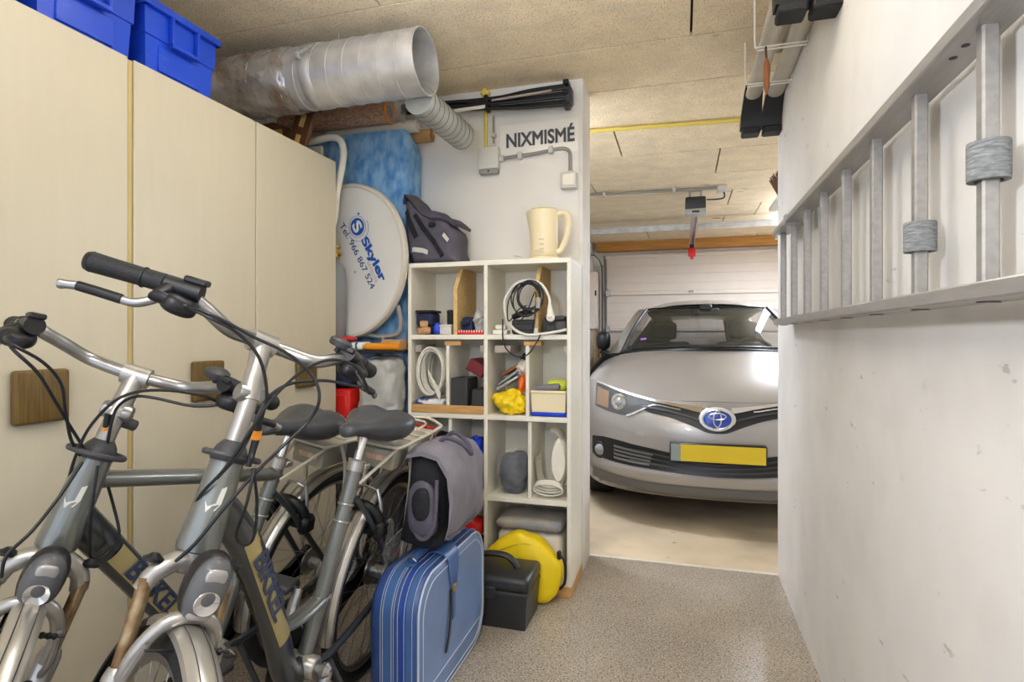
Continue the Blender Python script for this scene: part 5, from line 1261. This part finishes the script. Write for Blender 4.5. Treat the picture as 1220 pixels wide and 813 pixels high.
P('connector', MB().box(-0.618, -0.598, 2.482, 2.496, Z1 + 0.115, Z1 + 0.165, 0.004), M_palegrey, t)

# second row, left bay
t = thing('cable_coil', 'big coil of white cable in the second row left bay', 'cable', (-1.15, 2.6, Z2 + 0.05))
for k in range(13):
    P('turn', MB().tube([(-1.152 + 0.004 * math.sin(k * 2.2) + (0.066 - 0.0018 * (k % 5)) * math.cos(a), 2.54 + 0.012 * k + 0.005 * math.sin(a + k), Z2 + 0.19 + 0.005 * math.cos(k * 1.3) + (0.112 - 0.003 * (k % 4)) * math.sin(a)) for a in [2 * PI * j / 40 for j in range(40)]], 0.0052, 6, closed=True), M_wcable, t)
for k in range(4):
    P('turn', MB().tube(spline([(-1.155 + 0.01 * k, 2.53, Z2 + 0.2 - 0.02 * k), (-1.12 + 0.005 * k, 2.525, Z2 + 0.12), (-1.095, 2.53, Z2 + 0.06 + 0.01 * k)], 5), 0.0045, 6), M_wcable, t)
SI('blue_packet', MB().box(-1.222, -1.085, 2.532, 2.61, Z2 + 0.030, Z2 + 0.062, 0.01, 2).jit(0.01, 22, 3), M_bluewhite, 'blue and white packet under the white cable coil', 'packet', smooth=70)
SI('black_box', MB().box(-1.04, -0.958, 2.53, 2.68, Z2 + 0.001, Z2 + 0.165, 0.004), M_dkgrey, 'upright black box against the white divider', 'box')
SI('black_box', MB().box(-0.032, 0.034, -0.07, 0.07, 0.0, 0.10, 0.004, 1, Matrix.Translation((-0.915, 2.61, Z2 + 0.012)) @ Matrix.Rotation(R(5), 4, 'Y')), M_dkgrey, 'low black box tilted against the shelf centre panel', 'box')
SI('red_box', MB().box(-0.046, 0.046, -0.08, 0.08, 0, 0.058, 0.004, 1, Matrix.Translation((-0.94, 2.64, Z2 + 0.185)) @ Matrix.Rotation(R(28), 4, 'Y')), M_dkred, 'dark red box lying tilted on the black boxes', 'box')

# second row, right bay
SI('yellow_bag', MB().blob((-0.76, 2.585, Z2 + 0.05), (0.075, 0.06, 0.05), 56, 36, 0.8, 0.35, 16, 2, flat=Z2 + 0.008).jit(0.013, 48, 2).floor(Z2 + 0.001), M_yellow, 'crumpled yellow plastic bag in the second row right bay', 'bag', smooth=75)
SI('orange_wrap', MB().blob((-0.705, 2.60, Z2 + 0.145), (0.019, 0.04, 0.042), 40, 28, 0.8, 0.3, 20, 6).jit(0.01, 50, 3), M_orangered, 'orange wrapper between the yellow bag and the divider', 'wrapper', smooth=75)
SI('folded_papers', MB().box(-0.06, 0.06, -0.06, 0.06, -0.006, 0.006, 0.003, 1, Matrix.Translation((-0.775, 2.62, Z2 + 0.145)) @ Matrix.Rotation(R(-28), 4, 'Y')).box(-0.055, 0.055, -0.06, 0.06, 0.006, 0.016, 0.003, 1, Matrix.Translation((-0.77, 2.62, Z2 + 0.155)) @ Matrix.Rotation(R(-34), 4, 'Y')).jit(0.008, 14, 7), M_silverb, 'silvery folded sheets lying slanted over the yellow bag', 'papers', smooth=70)
SI('crumpled_paper', MB().blob((-0.716, 2.645, Z2 + 0.20), (0.03, 0.04, 0.042), 44, 30, 0.8, 0.3, 16, 9).jit(0.012, 45, 3), M_paper, 'crumpled off-white paper behind the orange wrapper', 'paper', smooth=75)
SI('brown_folder', MB().box(-0.05, 0.05, -0.05, 0.05, -0.008, 0.008, 0.003, 1, Matrix.Translation((-0.785, 2.70, Z2 + 0.20)) @ Matrix.Rotation(R(-30), 4, 'Y')), M_leather, 'brown folder at the back of the yellow bag bay', 'folder')
SI('grey_pouch', MB().blob((-0.715, 2.72, Z2 + 0.235), (0.035, 0.03, 0.045), 18, 12, 0.8, 0.15, 16, 1), M_navy, 'dark grey pouch on top behind the crumpled paper', 'pouch', smooth=70)
t = thing('plastic_tub', 'cream plastic tub in the bay below the white cable', 'tub', (-0.575, 2.6, Z2 + 0.018))
def rr(x0, x1, y0, y1, z): return [(x0, y0, z), (x1, y0, z), (x1, y1, z), (x0, y1, z)]
P('body', MB().loft([rr(-0.648, -0.497, 2.535, 2.69, Z2 + 0.02), rr(-0.653, -0.492, 2.53, 2.695, Z2 + 0.115), rr(-0.648, -0.497, 2.535, 2.69, Z2 + 0.115), rr(-0.644, -0.501, 2.54, 2.685, Z2 + 0.026)]), M_kettle, t, 20)
P('rim', MB().box(-0.655, -0.490, 2.526, 2.534, Z2 + 0.104, Z2 + 0.117, 0.003), M_kettle, t)
SI('blue_tray', MB().box(-0.652, -0.493, 2.528, 2.69, Z2 + 0.001, Z2 + 0.019, 0.005), M_bluebag, 'flat blue tray underneath the cream tub', 'tray')
SI('lime_cloth', MB().blob((-0.55, 2.62, Z2 + 0.135), (0.05, 0.05, 0.03), 20, 12, 0.8, 0.2, 18, 4), M_green, 'lime green cloth lying in the cream tub', 'cloth', smooth=70)
SI('grey_sponge', MB().box(-0.06, 0.06, -0.02, 0.02, -0.014, 0.014, 0.01, 2, Matrix.Translation((-0.585, 2.565, Z2 + 0.128)) @ Matrix.Rotation(R(-6), 4, 'Y')), M_greyfab2, 'grey sponge at the front of the cream tub', 'sponge')

# third row
SI('black_bag', MB().blob((-1.135, 2.66, Z3 + 0.13), (0.07, 0.09, 0.128), 24, 16, 0.7, 0.18, 12, 3, flat=Z3 + 0.001), M_blackfab, 'black fabric bundle in the third row left bay', 'bag', smooth=70)
SI('blue_bag', MB().blob((-0.952, 2.60, Z3 + 0.13), (0.054, 0.07, 0.118), 56, 40, 0.7, 0.3, 13, 5, flat=Z3 + 0.008).jit(0.013, 40, 2), M_bluebag, 'shiny blue plastic bag in the third row left bay', 'bag', smooth=60)
SI('orange_wrap', MB().blob((-0.935, 2.512, Z3 + 0.19), (0.026, 0.01, 0.033), 16, 10, 0.8, 0.2, 20, 8), M_orange, 'orange wrapper in front of the shiny blue bag', 'wrapper', smooth=70)
t = thing('bagged_jacket', 'dark jacket packed in a clear plastic bag in the third row right bay', 'bag', (-0.76, 2.6, Z3))
P('jacket', MB().blob((-0.757, 2.62, Z3 + 0.10), (0.064, 0.072, 0.094), 40, 26, 0.75, 0.22, 16, 11, flat=Z3 + 0.002), M_navy, t, 70)
P('plastic_cover', MB().blob((-0.757, 2.615, Z3 + 0.106), (0.072, 0.082, 0.098), 72, 44, 0.7, 0.14, 16, 11).jit(0.011, 38, 4).floor(Z3 + 0.001), M_clear, t, 60, label='clear crinkled plastic')
t = thing('plastic_shell', 'white curved plastic shell on edge in the third row right bay', 'shell', (-0.57, 2.6, Z3))
P('shell', MB().loft([[(-0.568 + 0.072 * math.sin(a) * q, y, Z3 + 0.16 - 0.15 * math.cos(a) * q) for a in [R(-100 + 10 * k) for k in range(29)]] for q, y in ((0.97, 2.55), (1.0, 2.56), (1.0, 2.66), (0.95, 2.66), (0.95, 2.56))], False, False), M_white, t)
P('inner_shell', MB().loft([[(-0.528 + 0.035 * math.sin(a) * q, y, Z3 + 0.17 - 0.10 * math.cos(a) * q) for a in [2 * PI * k / 28 for k in range(28)]] for q, y in ((0.3, 2.535), (0.85, 2.535), (1.0, 2.55), (1.0, 2.68), (0.3, 2.68))]), M_white, t)
t = thing('string_loops', 'loops of thin white cord under the white plastic shell', 'cord', (-0.57, 2.56, Z3))
for k in range(4):
    P('turn', MB().tube([(-0.572 + (0.066 - 0.004 * k) * math.cos(a), 2.525 + 0.003 * k + 0.016 * math.sin(a), Z3 + 0.045 + 0.008 * k - (0.03 - 0.004 * k) * math.sin(a)) for a in [2 * PI * j / 30 for j in range(30)]], 0.0042, 6, closed=True), M_wcable, t)

# bottom row
SI('red_cloth', MB().blob((-0.955, 2.60, Z4 + 0.185), (0.058, 0.06, 0.05), 20, 14, 0.8, 0.25, 16, 4), M_red, 'red cloth in the bottom left bay', 'cloth', smooth=70)
SI('dark_bundle', MB().blob((-1.0, 2.64, Z4 + 0.06), (0.1, 0.09, 0.058), 24, 14, 0.7, 0.2, 12, 4, flat=Z4 + 0.001), M_blackfab, 'dark bundle under the red cloth in the bottom left bay', 'bundle', smooth=70)
t = thing('packed_blanket', 'flat parcel in clear plastic lying high in the bottom right bay', 'parcel', (-0.67, 2.64, Z4))
P('stack', MB().box(-0.815, -0.515, 2.55, 2.78, Z4 + 0.006, Z4 + 0.19, 0.03, 3).jit(0.01, 10, 8), M_paper, t, 60)
P('folded_top', MB().box(-0.82, -0.515, 2.535, 2.775, Z4 + 0.2, Z4 + 0.245, 0.02, 3).jit(0.012, 11, 4), M_carton2, t, 60)
P('plastic_cover', MB().blob((-0.667, 2.655, Z4 + 0.225), (0.152, 0.125, 0.036), 80, 30, 0.45).jit(0.013, 34, 5), M_clear, t, 60, label='clear crinkled plastic')

# ---------------------------------------------------------------- on the floor before the shelf unit
yb = thing('yellow_bag', 'bright yellow rounded bag leaning at the foot of the shelf unit', 'bag', (-0.67, 2.46, 0))
YO = spline([(x, 0, z) for x, z in ((-0.845, 0.004), (-0.85, 0.09), (-0.845, 0.175), (-0.79, 0.238), (-0.70, 0.291), (-0.645, 0.286), (-0.60, 0.272), (-0.535, 0.22), (-0.497, 0.17), (-0.496, 0.09), (-0.53, 0.03), (-0.57, 0.004), (-0.7, 0.003), (-0.845, 0.004))], 3)[:-1]
def yring(s_, y, zb): return [(-0.67 + (v.x + 0.67) * s_, y + 0.03 * v.z, max(0.14 + (v.z - 0.14) * s_, 0.002)) for v in YO]
P('body', MB().loft([yring(0.35, 2.40, 0), yring(0.85, 2.405, 0), yring(0.97, 2.415, 0), yring(1.0, 2.43, 0), yring(1.0, 2.47, 0), yring(0.96, 2.485, 0), yring(0.8, 2.492, 0), yring(0.35, 2.494, 0)]).jit(0.009, 14, 2), M_yellow, yb, 50)
P('seam', MB().tube(spline([(-0.83, 2.414, 0.178), (-0.75, 2.411, 0.222), (-0.66, 2.412, 0.255), (-0.58, 2.418, 0.242)], 5), 0.0028, 6), M_yellowd, yb)
P('handle', MB().tube(spline([(-0.505, 2.45, 0.205), (-0.485, 2.45, 0.19), (-0.478, 2.45, 0.15), (-0.482, 2.45, 0.09), (-0.505, 2.45, 0.06)], 5), 0.006, 8).box(-0.515, -0.497, 2.44, 2.462, 0.19, 0.225, 0.004), M_black, yb)

tb = thing('toolbox', 'black plastic toolbox on the floor beside the blue suitcase', 'toolbox', (-0.72, 2.27, 0))
TX0, TX1, TY0, TY1 = -0.73, -0.572, 2.165, 2.385
TX0 = -0.87
P('body', MB().loft([[(TX0 + q, TY0 + q, z), (TX1 - q, TY0 + q, z), (TX1 - q, TY1 - q, z), (TX0 + q, TY1 - q, z)] for q, z in ((0.014, 0), (0.012, 0.004), (0.004, 0.125), (0.004, 0.13))]), M_toolbox, tb, 30)
P('band', MB().box(TX0, TX1, TY0, TY1, 0.127, 0.15, 0.006, 2), M_toolbox, tb)
P('lid', MB().box(TX0 - 0.003, TX1 + 0.003, TY0 - 0.003, TY1 + 0.003, 0.148, 0.205, 0.02, 3), M_toolbox, tb)
P('handle', MB().tube(spline([(-0.86, 2.275, 0.2), (-0.83, 2.275, 0.222), (-0.78, 2.275, 0.25), (-0.70, 2.275, 0.252), (-0.66, 2.275, 0.232), (-0.64, 2.275, 0.203)], 6), 0.0115, 12, True, False, 1.5), M_toolbox, tb)
P('latch', MB().box(-0.75, -0.70, TY0 - 0.008, TY0 + 0.004, 0.118, 0.165, 0.003), M_toolbox, tb)

# suitcase
SCX0, SCX1, SCY0, SCY1, SCZ = -0.905, -0.738, 1.54, 2.125, 0.43
def outline(ins, x, r_=0.115, n=9):
    y0, y1, z0, z1 = SCY0 + ins, SCY1 - ins, 0.002 + ins, SCZ - ins
    rad = max(0.01, r_ - ins * 0.5)
    out = []
    for cy_, cz_, a0 in ((y1 - rad, z1 - rad, 0), (y0 + rad, z1 - rad, 90), (y0 + rad, z0 + rad, 180), (y1 - rad, z0 + rad, 270)):
        for k in range(n):
            a = R(a0 + 90 * k / (n - 1))
            out.append((x, cy_ + rad * math.cos(a), cz_ + rad * math.sin(a)))
    return out
sc_ = thing('suitcase', 'blue vinyl suitcase with pale stitching standing next to the bicycle', 'suitcase', (-0.82, 1.83, 0))
P('shell', MB().loft([outline(0.05, SCX0), outline(0.02, SCX0 + 0.004), outline(0.004, SCX0 + 0.02), outline(0.0, SCX0 + 0.04), outline(0.0, SCX1 - 0.018), outline(0.004, SCX1 - 0.006)]), M_case, sc_, 50)
P('side_panel', MB().loft([outline(0.006, SCX1 - 0.007), outline(0.012, SCX1), outline(0.03, SCX1 + 0.004), outline(0.08, SCX1 + 0.005)]), M_case2, sc_, 50, label='faded light blue side')
def belt(x0, x1, off, m, name, **kw):
    a, b = outline(-off, x0), outline(-off, x1)
    a2, b2 = outline(0.006, x0), outline(0.006, x1)
    mb = MB()
    mb.loft([a2, a, b, b2], False)
    # no strip along the ground
    return P(name, mb, m, sc_, 50, **kw)
belt(-0.853, -0.818, 0.0025, M_strap, 'strap')
belt(-0.774, -0.757, 0.002, M_strap, 'strap')
belt(-0.797, -0.784, 0.002, M_zip, 'zip')
for x in (-0.857, -0.85, -0.821, -0.814, -0.801, -0.78, -0.754):
    P('stitching', MB().tube(outline(-0.003, x), 0.0009, 5, closed=True), M_stitch, sc_)
P('piping', MB().tube(outline(0.006, SCX1 + 0.0005), 0.0032, 6, closed=True), M_stitch, sc_, label='pale piping round the side')
P('piping', MB().tube(outline(0.03, SCX1 + 0.005), 0.0016, 6, closed=True), M_stitch, sc_)
P('piping', MB().tube([(SCX1 + 0.005, 1.60, 0.085), (SCX1 + 0.006, 1.85, 0.088), (SCX1 + 0.005, 2.07, 0.09)], 0.0016, 6), M_stitch, sc_)
P('handle', MB().tube(spline([(-0.812, 1.66, 0.438), (-0.812, 1.675, 0.448), (-0.812, 1.70, 0.4525), (-0.812, 1.81, 0.4525), (-0.812, 1.84, 0.448), (-0.812, 1.855, 0.438)], 5), 0.0085, 10, True, False, 1.6), M_strap, sc_)
for y in (1.66, 1.855):
    P('handle_ring', MB().ring((-0.812, y, 0.44), (0, 1, 0.3), 0.012, 0.003, 20, 6), M_chrome, sc_)
    P('handle_base', MB().box(-0.826, -0.798, y - 0.022, y + 0.022, 0.4315, 0.4365, 0.002), M_strap, sc_)
P('flap', MB().loft([[(x, 1.80 - w_, z), (x, 1.80 + w_, z), (x + 0.004, 1.80 + w_, z + 0.004), (x + 0.004, 1.80 - w_, z + 0.004)] for x, z, w_ in ((-0.806, 0.434, 0.05), (-0.775, 0.442, 0.05), (-0.75, 0.436, 0.048), (-0.733, 0.415, 0.045), (-0.73, 0.36, 0.035), (-0.73, 0.31, 0.02))]), M_strap, sc_, 50, label='blue flap strap over the side')
P('buckle', MB().box(-0.732, -0.724, 1.785, 1.815, 0.30, 0.325, 0.003), M_brass, sc_)
P('hanging_strap', MB().loft([[(-0.732, y - 0.011, z), (-0.732, y + 0.011, z), (-0.728, y + 0.011, z), (-0.728, y - 0.011, z)] for y, z in ((1.80, 0.315), (1.803, 0.26), (1.80, 0.21))]), M_strap, sc_)
P('hanging_strap', MB().loft([[(x, y - 0.007, z), (x, y + 0.007, z), (x + 0.004, y + 0.007, z), (x + 0.004, y - 0.007, z)] for x, y, z in ((-0.73, 1.775, 0.315), (-0.728, 1.77, 0.24), (-0.728, 1.755, 0.18), (-0.73, 1.735, 0.13))]), M_blackm, sc_)
P('rivet', MB().lathe([(0.006, 0), (0.005, 0.003), (0.0, 0.004)], 12, (-0.853, SCY0 - 0.0035, 0.10), (0, -1, 0)), M_brass, sc_)

# pannier on the bicycle's rack
pn = thing('pannier_bag', 'grey and black pannier hanging from the bicycle rack above the suitcase', 'bag', (-0.80, 1.84, 0.5))
PM = Matrix.Translation((-0.795, 1.86, 0.765)) @ Matrix.Rotation(R(5), 4, 'Z') @ Matrix.Rotation(R(6), 4, 'Y')
def pr(x, hy, hx, z, n=32, e=0.55):
    out = []
    for k in range(n):
        a = 2 * PI * k / n
        ca, sa = math.cos(a), math.sin(a)
        out.append(PM @ V((x + hx * math.copysign(abs(ca) ** e, ca), hy * math.copysign(abs(sa) ** e, sa), z)))
    return out
P('body', MB().loft([pr(0.0, 0.15, 0.055, -0.292), pr(0.0, 0.17, 0.068, -0.282), pr(0.005, 0.18, 0.075, -0.2), pr(0.01, 0.18, 0.08, -0.08), pr(0.0, 0.17, 0.062, -0.01), pr(-0.005, 0.15, 0.03, 0.005)]).jit(0.014, 11, 6), M_blackfab, pn, 70)
lid = []
for j in range(15):
    y = -0.2 + 0.4 * j / 14
    e = 1 - abs(y / 0.2) ** 3
    prof = [(-0.066, -0.03), (-0.05, 0.02), (0.0, 0.036), (0.055, 0.024), (0.094, -0.025), (0.11, -0.10), (0.113, -0.17), (0.108, -0.22 - 0.035 * e)]
    lid.append([PM @ V((x + 0.006 * math.sin(11 * y + 30 * z), y, z - 0.02 * (1 - e) + 0.008 * math.sin(7 * y + 3))) for x, z in prof] + [PM @ V((x - 0.008, y, z - 0.02 * (1 - e) - 0.006)) for x, z in prof[::-1]])
P('lid_flap', MB().loft(lid).jit(0.008, 9, 4), M_greyfab2, pn, 70, label='grey nylon lid flap')
P('piping', MB().tube([q[7] + V((0.002, 0, -0.002)) for q in lid], 0.005, 8), M_greyfab, pn)
P('side_pocket', MB().blob(PM @ V((0.01, -0.185, -0.16)), (0.05, 0.025, 0.09), 22, 14, 0.7, 0.1, 14, 3), M_greyfab, pn, 70)
P('side_mesh', MB().blob(PM @ V((0.012, -0.2, -0.14)), (0.032, 0.02, 0.055), 20, 12, 0.8, 0.1, 14, 5), M_blackfab, pn, 70)
P('carry_loop', MB().tube(spline([PM @ V(p) for p in ((0.0, -0.07, 0.02), (0.03, -0.075, 0.05), (0.085, -0.06, 0.035), (0.112, -0.03, 0.0), (0.085, 0.0, 0.03), (0.03, 0.01, 0.055), (0.0, 0.015, 0.022))], 5), 0.0075, 8), M_greyfab, pn)
P('bottom_strap', MB().tube(spline([PM @ V(p) for p in ((0.05, -0.19, -0.06), (0.06, -0.205, -0.2), (0.02, -0.2, -0.25), (-0.03, -0.185, -0.2))], 5), 0.007, 8), M_greyfab, pn)

# ---------------------------------------------------------------- the right wall
ld = thing('ladder', 'long aluminium ladder hung sideways on the right wall', 'ladder', (0.4, 1.3, 1.2))
LY0, LY1 = 0.25, 2.64
def rail(z0, z1):
    return MB().box(0.37, 0.374, LY0, LY1, z0, z1, 0.001).box(0.37, 0.432, LY0, LY1, z0, z0 + 0.003).box(0.37, 0.432, LY0, LY1, z1 - 0.003, z1).box(0.428, 0.432, LY0, LY1, z0, z1)
rl1 = P('rail', MB().box(0.37, 0.432, LY0, LY1, 1.198, 1.222, 0.003), M_ladder, ld)
rl2 = P('rail', MB().box(0.37, 0.432, LY0, LY1, 1.572, 1.597, 0.003), M_ladder, ld)
for k in range(-2, 8):
    y = 0.941 + 0.2365 * k
    rg = P('rung', MB().box(0.391, 0.412, y - 0.0105, y + 0.0105, 1.218, 1.576, 0.003), M_ladder, ld, 20)
    for z, r_ in ((1.197, 0.012), (1.5965, 0.012)):
        P('crimp', MB().lathe([(0.014, -0.0015), (0.013, 0.0015)], 14, (0.402, y, z), (0, 0, 1)), M_alu, rg)
for y in (1.03, 0.99):
    P('hole', MB().lathe([(0.0055, 0), (0.0055, 0.0006)], 14, (0.395, y, 1.5712), (0, 0, 1)), M_black, rl2)
P('splice', MB().box(0.364, 0.37, 2.33, 2.62, 1.567, 1.585, 0.002).box(0.366, 0.436, 2.34, 2.37, 1.562, 1.603, 0.003), M_ladder, ld)
P('end_cap', MB().box(0.372, 0.43, LY1, LY1 + 0.006, 1.199, 1.221, 0.002), M_galv2, ld)
P('end_cap', MB().box(0.372, 0.43, LY1, LY1 + 0.006, 1.573, 1.596, 0.002), M_galv2, ld)
for y in (0.5, 2.2):
    P('wall_hook', MB().box(0.40, 0.4455, y - 0.012, y + 0.012, 1.597, 1.601, 0.001).box(0.441, 0.4455, y - 0.012, y + 0.012, 1.52, 1.66, 0.001), M_galv2, ld)
for k, (y, z0, z1) in enumerate(((0.941, 1.362, 1.415), (1.1775, 1.298, 1.350))):
    solo('foam_sleeve', MB().lathe([(0.0165, 0), (0.0245, 0), (0.025, 0.004), (0.025, z1 - z0 - 0.004), (0.0245, z1 - z0), (0.0165, z1 - z0), (0.0165, 0)], 24, (0.402, y, z0), (0, 0, 1), False), M_foam, ('grey foam sleeve on the widest ladder rung in view, the upper sleeve', 'grey foam sleeve on the second ladder rung, the lower sleeve')[k], 'sleeve', 'foam sleeves on the ladder')

# roof bars hanging under the ceiling by the right wall
for k, x in enumerate((0.315, 0.408)):
    rb = thing('roof_bar', ('silver car roof bar with black feet, the one away from the wall', 'silver car roof bar with black feet, the one touching the wall')[k], 'roof bar', (x, 2.45, 2.12), 'car roof bars under the ceiling')
    P('bar', MB().loft([[(x + 0.034 * math.cos(a), y, 2.255 + 0.017 * math.sin(a)) for a in [2 * PI * j / 20 for j in range(20)]] for y in (1.93, 2.93)]), M_alubar, rb)
    for s_, y in ((1, 2.86), (-1, 2.0)):
        if s_ == -1 and False: continue
        ft = P('foot', MB().loft([[(x - w_, y + s_ * dy - 0.03, z), (x + w_, y + s_ * dy - 0.03, z), (x + w_, y + s_ * dy + 0.03, z), (x - w_, y + s_ * dy + 0.03, z)] for dy, z, w_ in ((-0.03, 2.285, 0.036), (0.0, 2.265, 0.039), (0.05, 2.225, 0.042), (0.09, 2.17, 0.047), (0.10, 2.135, 0.047))]), M_black, rb, 30)
        P('pad', MB().box(x - 0.04, x + 0.04, y + s_ * 0.10 - 0.04, y + s_ * 0.10 + 0.045, 2.105, 2.1345, 0.006), M_rubber, ft)
for k, y in enumerate((2.33, 2.66)):
    hk = thing('wire_bracket', ('white wire bracket holding the roof bars, nearer the leather pouch', 'white wire bracket holding the roof bars, beside the black feet')[k], 'bracket', (0.36, y, 2.2), 'wire brackets of the roof bars')
    P('wire', MB().tube(spline([(0.262, y + 0.005, ZC - 0.001), (0.262, y, 2.30), (0.264, y, 2.235), (0.275, y, 2.228), (0.36, y, 2.228), (0.44, y, 2.228), (0.4425, y, 2.235), (0.4425, y, 2.30)], 4), 0.0035, 8).tube([(0.27, y + 0.012, 2.222), (0.44, y + 0.012, 2.222)], 0.0035, 8), M_wcable, hk)
lp = thing('leather_pouch', 'small brown leather pouch hanging from the wire bracket', 'pouch', (0.3, 2.30, 2.05))
P('pouch', MB().blob((0.303, 2.33, 2.115), (0.012, 0.022, 0.07), 16, 12, 1.0, 0.1, 20, 2), M_leather, lp, 60)
P('loop', MB().tube([(0.303, 2.33, 2.175), (0.30, 2.328, 2.2265)], 0.004, 6), M_carved, lp)
t = thing('white_packet', 'white wrapped packet lying on the roof bars', 'packet', (0.36, 2.42, 2.275))
P('wrap', MB().blob((0.362, 2.40, 2.30), (0.05, 0.14, 0.024), 20, 12, 0.7, 0.1, 12, 2), M_paper, t, 60)
t = thing('black_fitting', 'black fitting with an orange cord end high on the right wall', 'fitting', (0.40, 1.1, 1.84))
P('arm', MB().box(0.32, 0.4455, 0.98, 1.16, 1.842, 1.87, 0.006), M_black, t)
P('cord_end', MB().tube([(0.40, 1.165, 1.845), (0.40, 1.165, 1.805)], 0.004, 8).tube([(0.40, 1.15, 1.85), (0.40, 1.168, 1.843)], 0.004, 8), M_orange, t)

# ---------------------------------------------------------------- the garage
t = thing('conduit', 'yellow conduit crossing the garage ceiling', 'conduit', (0.0, 3.55, 2.39))
P('pipe', MB().tube([(-1.15, 3.50, 2.395), (-0.5, 3.50, 2.395), (0.3, 3.56, 2.395), (0.9, 3.60, 2.395)], 0.0095, 10), M_ycon, t)
P('pipe', MB().tube([(-1.15, 3.53, 2.397), (-0.5, 3.53, 2.397), (0.3, 3.59, 2.397), (0.9, 3.63, 2.397)], 0.006, 8), M_ycon, t)
t = thing('conduit', 'grey conduit along the garage ceiling ending at a box', 'conduit', (-0.3, 5.15, 2.39))
P('pipe', MB().tube([(-1.15, 5.05, 2.392), (-0.6, 5.08, 2.392), (0.284, 5.14, 2.392)], 0.011, 10), M_gcon, t)
for x in (-0.65, -0.06):
    P('clip', MB().box(x - 0.012, x + 0.012, 5.06, 5.14, 2.375, 2.409, 0.004), M_box, t)
jb2 = thing('junction_box', 'grey junction box on the garage ceiling above the car', 'junction box', (0.325, 5.15, 2.36))
P('box', MB().box(0.285, 0.365, 5.09, 5.19, 2.352, 2.409, 0.008), M_box, jb2)
P('cable', MB().tube(spline([(0.34, 5.12, 2.352), (0.335, 5.1, 2.30), (0.27, 5.14, 2.30), (0.235, 5.18, 2.31), (0.208, 5.21, 2.318)], 5), 0.006, 8), M_cable, jb2)
op = thing('door_opener', 'grey and silver garage door opener hanging from the ceiling', 'door opener', (0.115, 5.3, 2.2))
P('housing', MB().box(0.03, 0.2, 5.17, 5.36, 2.235, 2.345, 0.016, 2), M_dkgrey, op)
P('light_cover', MB().box(0.027, 0.203, 5.165, 5.30, 2.19, 2.243, 0.014, 2), M_galv2, op)
P('slot', MB().box(0.085, 0.145, 5.162, 5.167, 2.205, 2.22), M_black, op)
P('hanger', MB().box(0.06, 0.075, 5.24, 5.27, 2.34, 2.409, 0.002).box(0.155, 0.17, 5.24, 5.27, 2.34, 2.409, 0.002), M_galv2, op)
P('guide_rail', MB().box(0.085, 0.10, 5.3, 7.86, 2.215, 2.25, 0.003).box(0.13, 0.145, 5.3, 7.86, 2.215, 2.25, 0.003).box(0.085, 0.145, 5.3, 7.86, 2.248, 2.255), M_alu, op)
P('carriage', MB().box(0.09, 0.14, 7.0, 7.2, 2.18, 2.217, 0.006), M_black, op)
P('release_handle', MB().box(0.072, 0.158, 7.05, 7.08, 2.08, 2.185, 0.01, 2).tube([(0.115, 7.065, 2.085), (0.115, 7.065, 2.05)], 0.018, 10), M_red, op, label='red release handle')
wsf = solo('wall_shelf', MB().box(0.56, 0.80, 3.70, 4.2, 1.985, 2.01, 0.003), M_white, 'white wall shelf end just behind the right wall corner', 'shelf')
br_ = thing('hand_brush', 'brown hand brush lying on the white shelf by the corner', 'brush', (0.55, 3.78, 2.012))
bm_ = Matrix.Translation((0.555, 3.78, 1.985)) @ Matrix.Rotation(R(35), 4, 'Y')
P('back', MB().box(-0.03, 0.03, -0.1, 0.1, 0.0, 0.025, 0.008, 2, Matrix.Translation((0.60, 3.84, 2.0115))), M_gold, br_)
bs_ = MB()
for i in range(9):
    for j in range(5):
        x, y = 0.575 + 0.0125 * j, 3.76 + 0.02 * i
        bs_.tube([(x, y, 2.035), (x + 0.02 * (j - 2) * 0.5 - 0.03, y + random.uniform(-0.01, 0.01), 2.11 + random.uniform(0, 0.03))], [0.006, 0.003], 5)
P('bristles', bs_, M_carved, br_, kind='stuff')
ep = thing('meter_cabinet', 'pale narrow electric cabinet on the left garage wall', 'cabinet', (-1.14, 7.7, 1.2))
P('box', MB().box(-1.1595, -1.07, 7.55, 7.80, 1.25, 2.0, 0.006), M_door, ep)
P('switch', MB().box(-1.085, -1.064, 7.545, 7.551, 1.68, 1.75, 0.003), M_black, ep)
for k, (x, y) in enumerate(((-1.105, 7.62), (-1.06, 7.70))):
    bo = thing('broom', ('broom with a pale wooden stick leaning in the far garage corner', 'broom with a dark stick leaning in the far garage corner')[k], 'broom', (x, y, 0), 'brooms in the garage corner')
    P('stick', MB().tube([(x + 0.02, y - 0.05, 0.05), (x, y, 1.22)], 0.013, 8), (M_pine, M_leather)[k], bo)
    P('head', MB().box(x - 0.03, x + 0.14, y - 0.09, y - 0.02, 0.0, 0.06, 0.01), M_carved, bo)
solo('orange_crate', MB().loft([rr(-1.15, -0.98, 7.35, 7.50, 0.002), rr(-1.155, -0.975, 7.345, 7.505, 0.22), rr(-1.145, -0.985, 7.355, 7.495, 0.22), rr(-1.14, -0.99, 7.36, 7.49, 0.02)]), M_orangered, 'orange crate on the floor by the left garage wall', 'crate', smooth=20)
cbl = thing('door_cable', 'white cable bundle bending down beside the garage door', 'cable', (-1.1, 7.85, 1.9))
for k in range(3):
    P('strand', MB().tube(spline([(-1.155, 7.70 + 0.02 * k, 2.22 + 0.012 * k), (-1.10, 7.78, 2.20 + 0.01 * k), (-1.055 + 0.01 * k, 7.845, 2.08), (-1.05 + 0.012 * k, 7.85, 1.6), (-1.05 + 0.012 * k, 7.85, 0.4)], 5), 0.006, 6), (M_wcable, M_gcon, M_cable)[k], cbl)
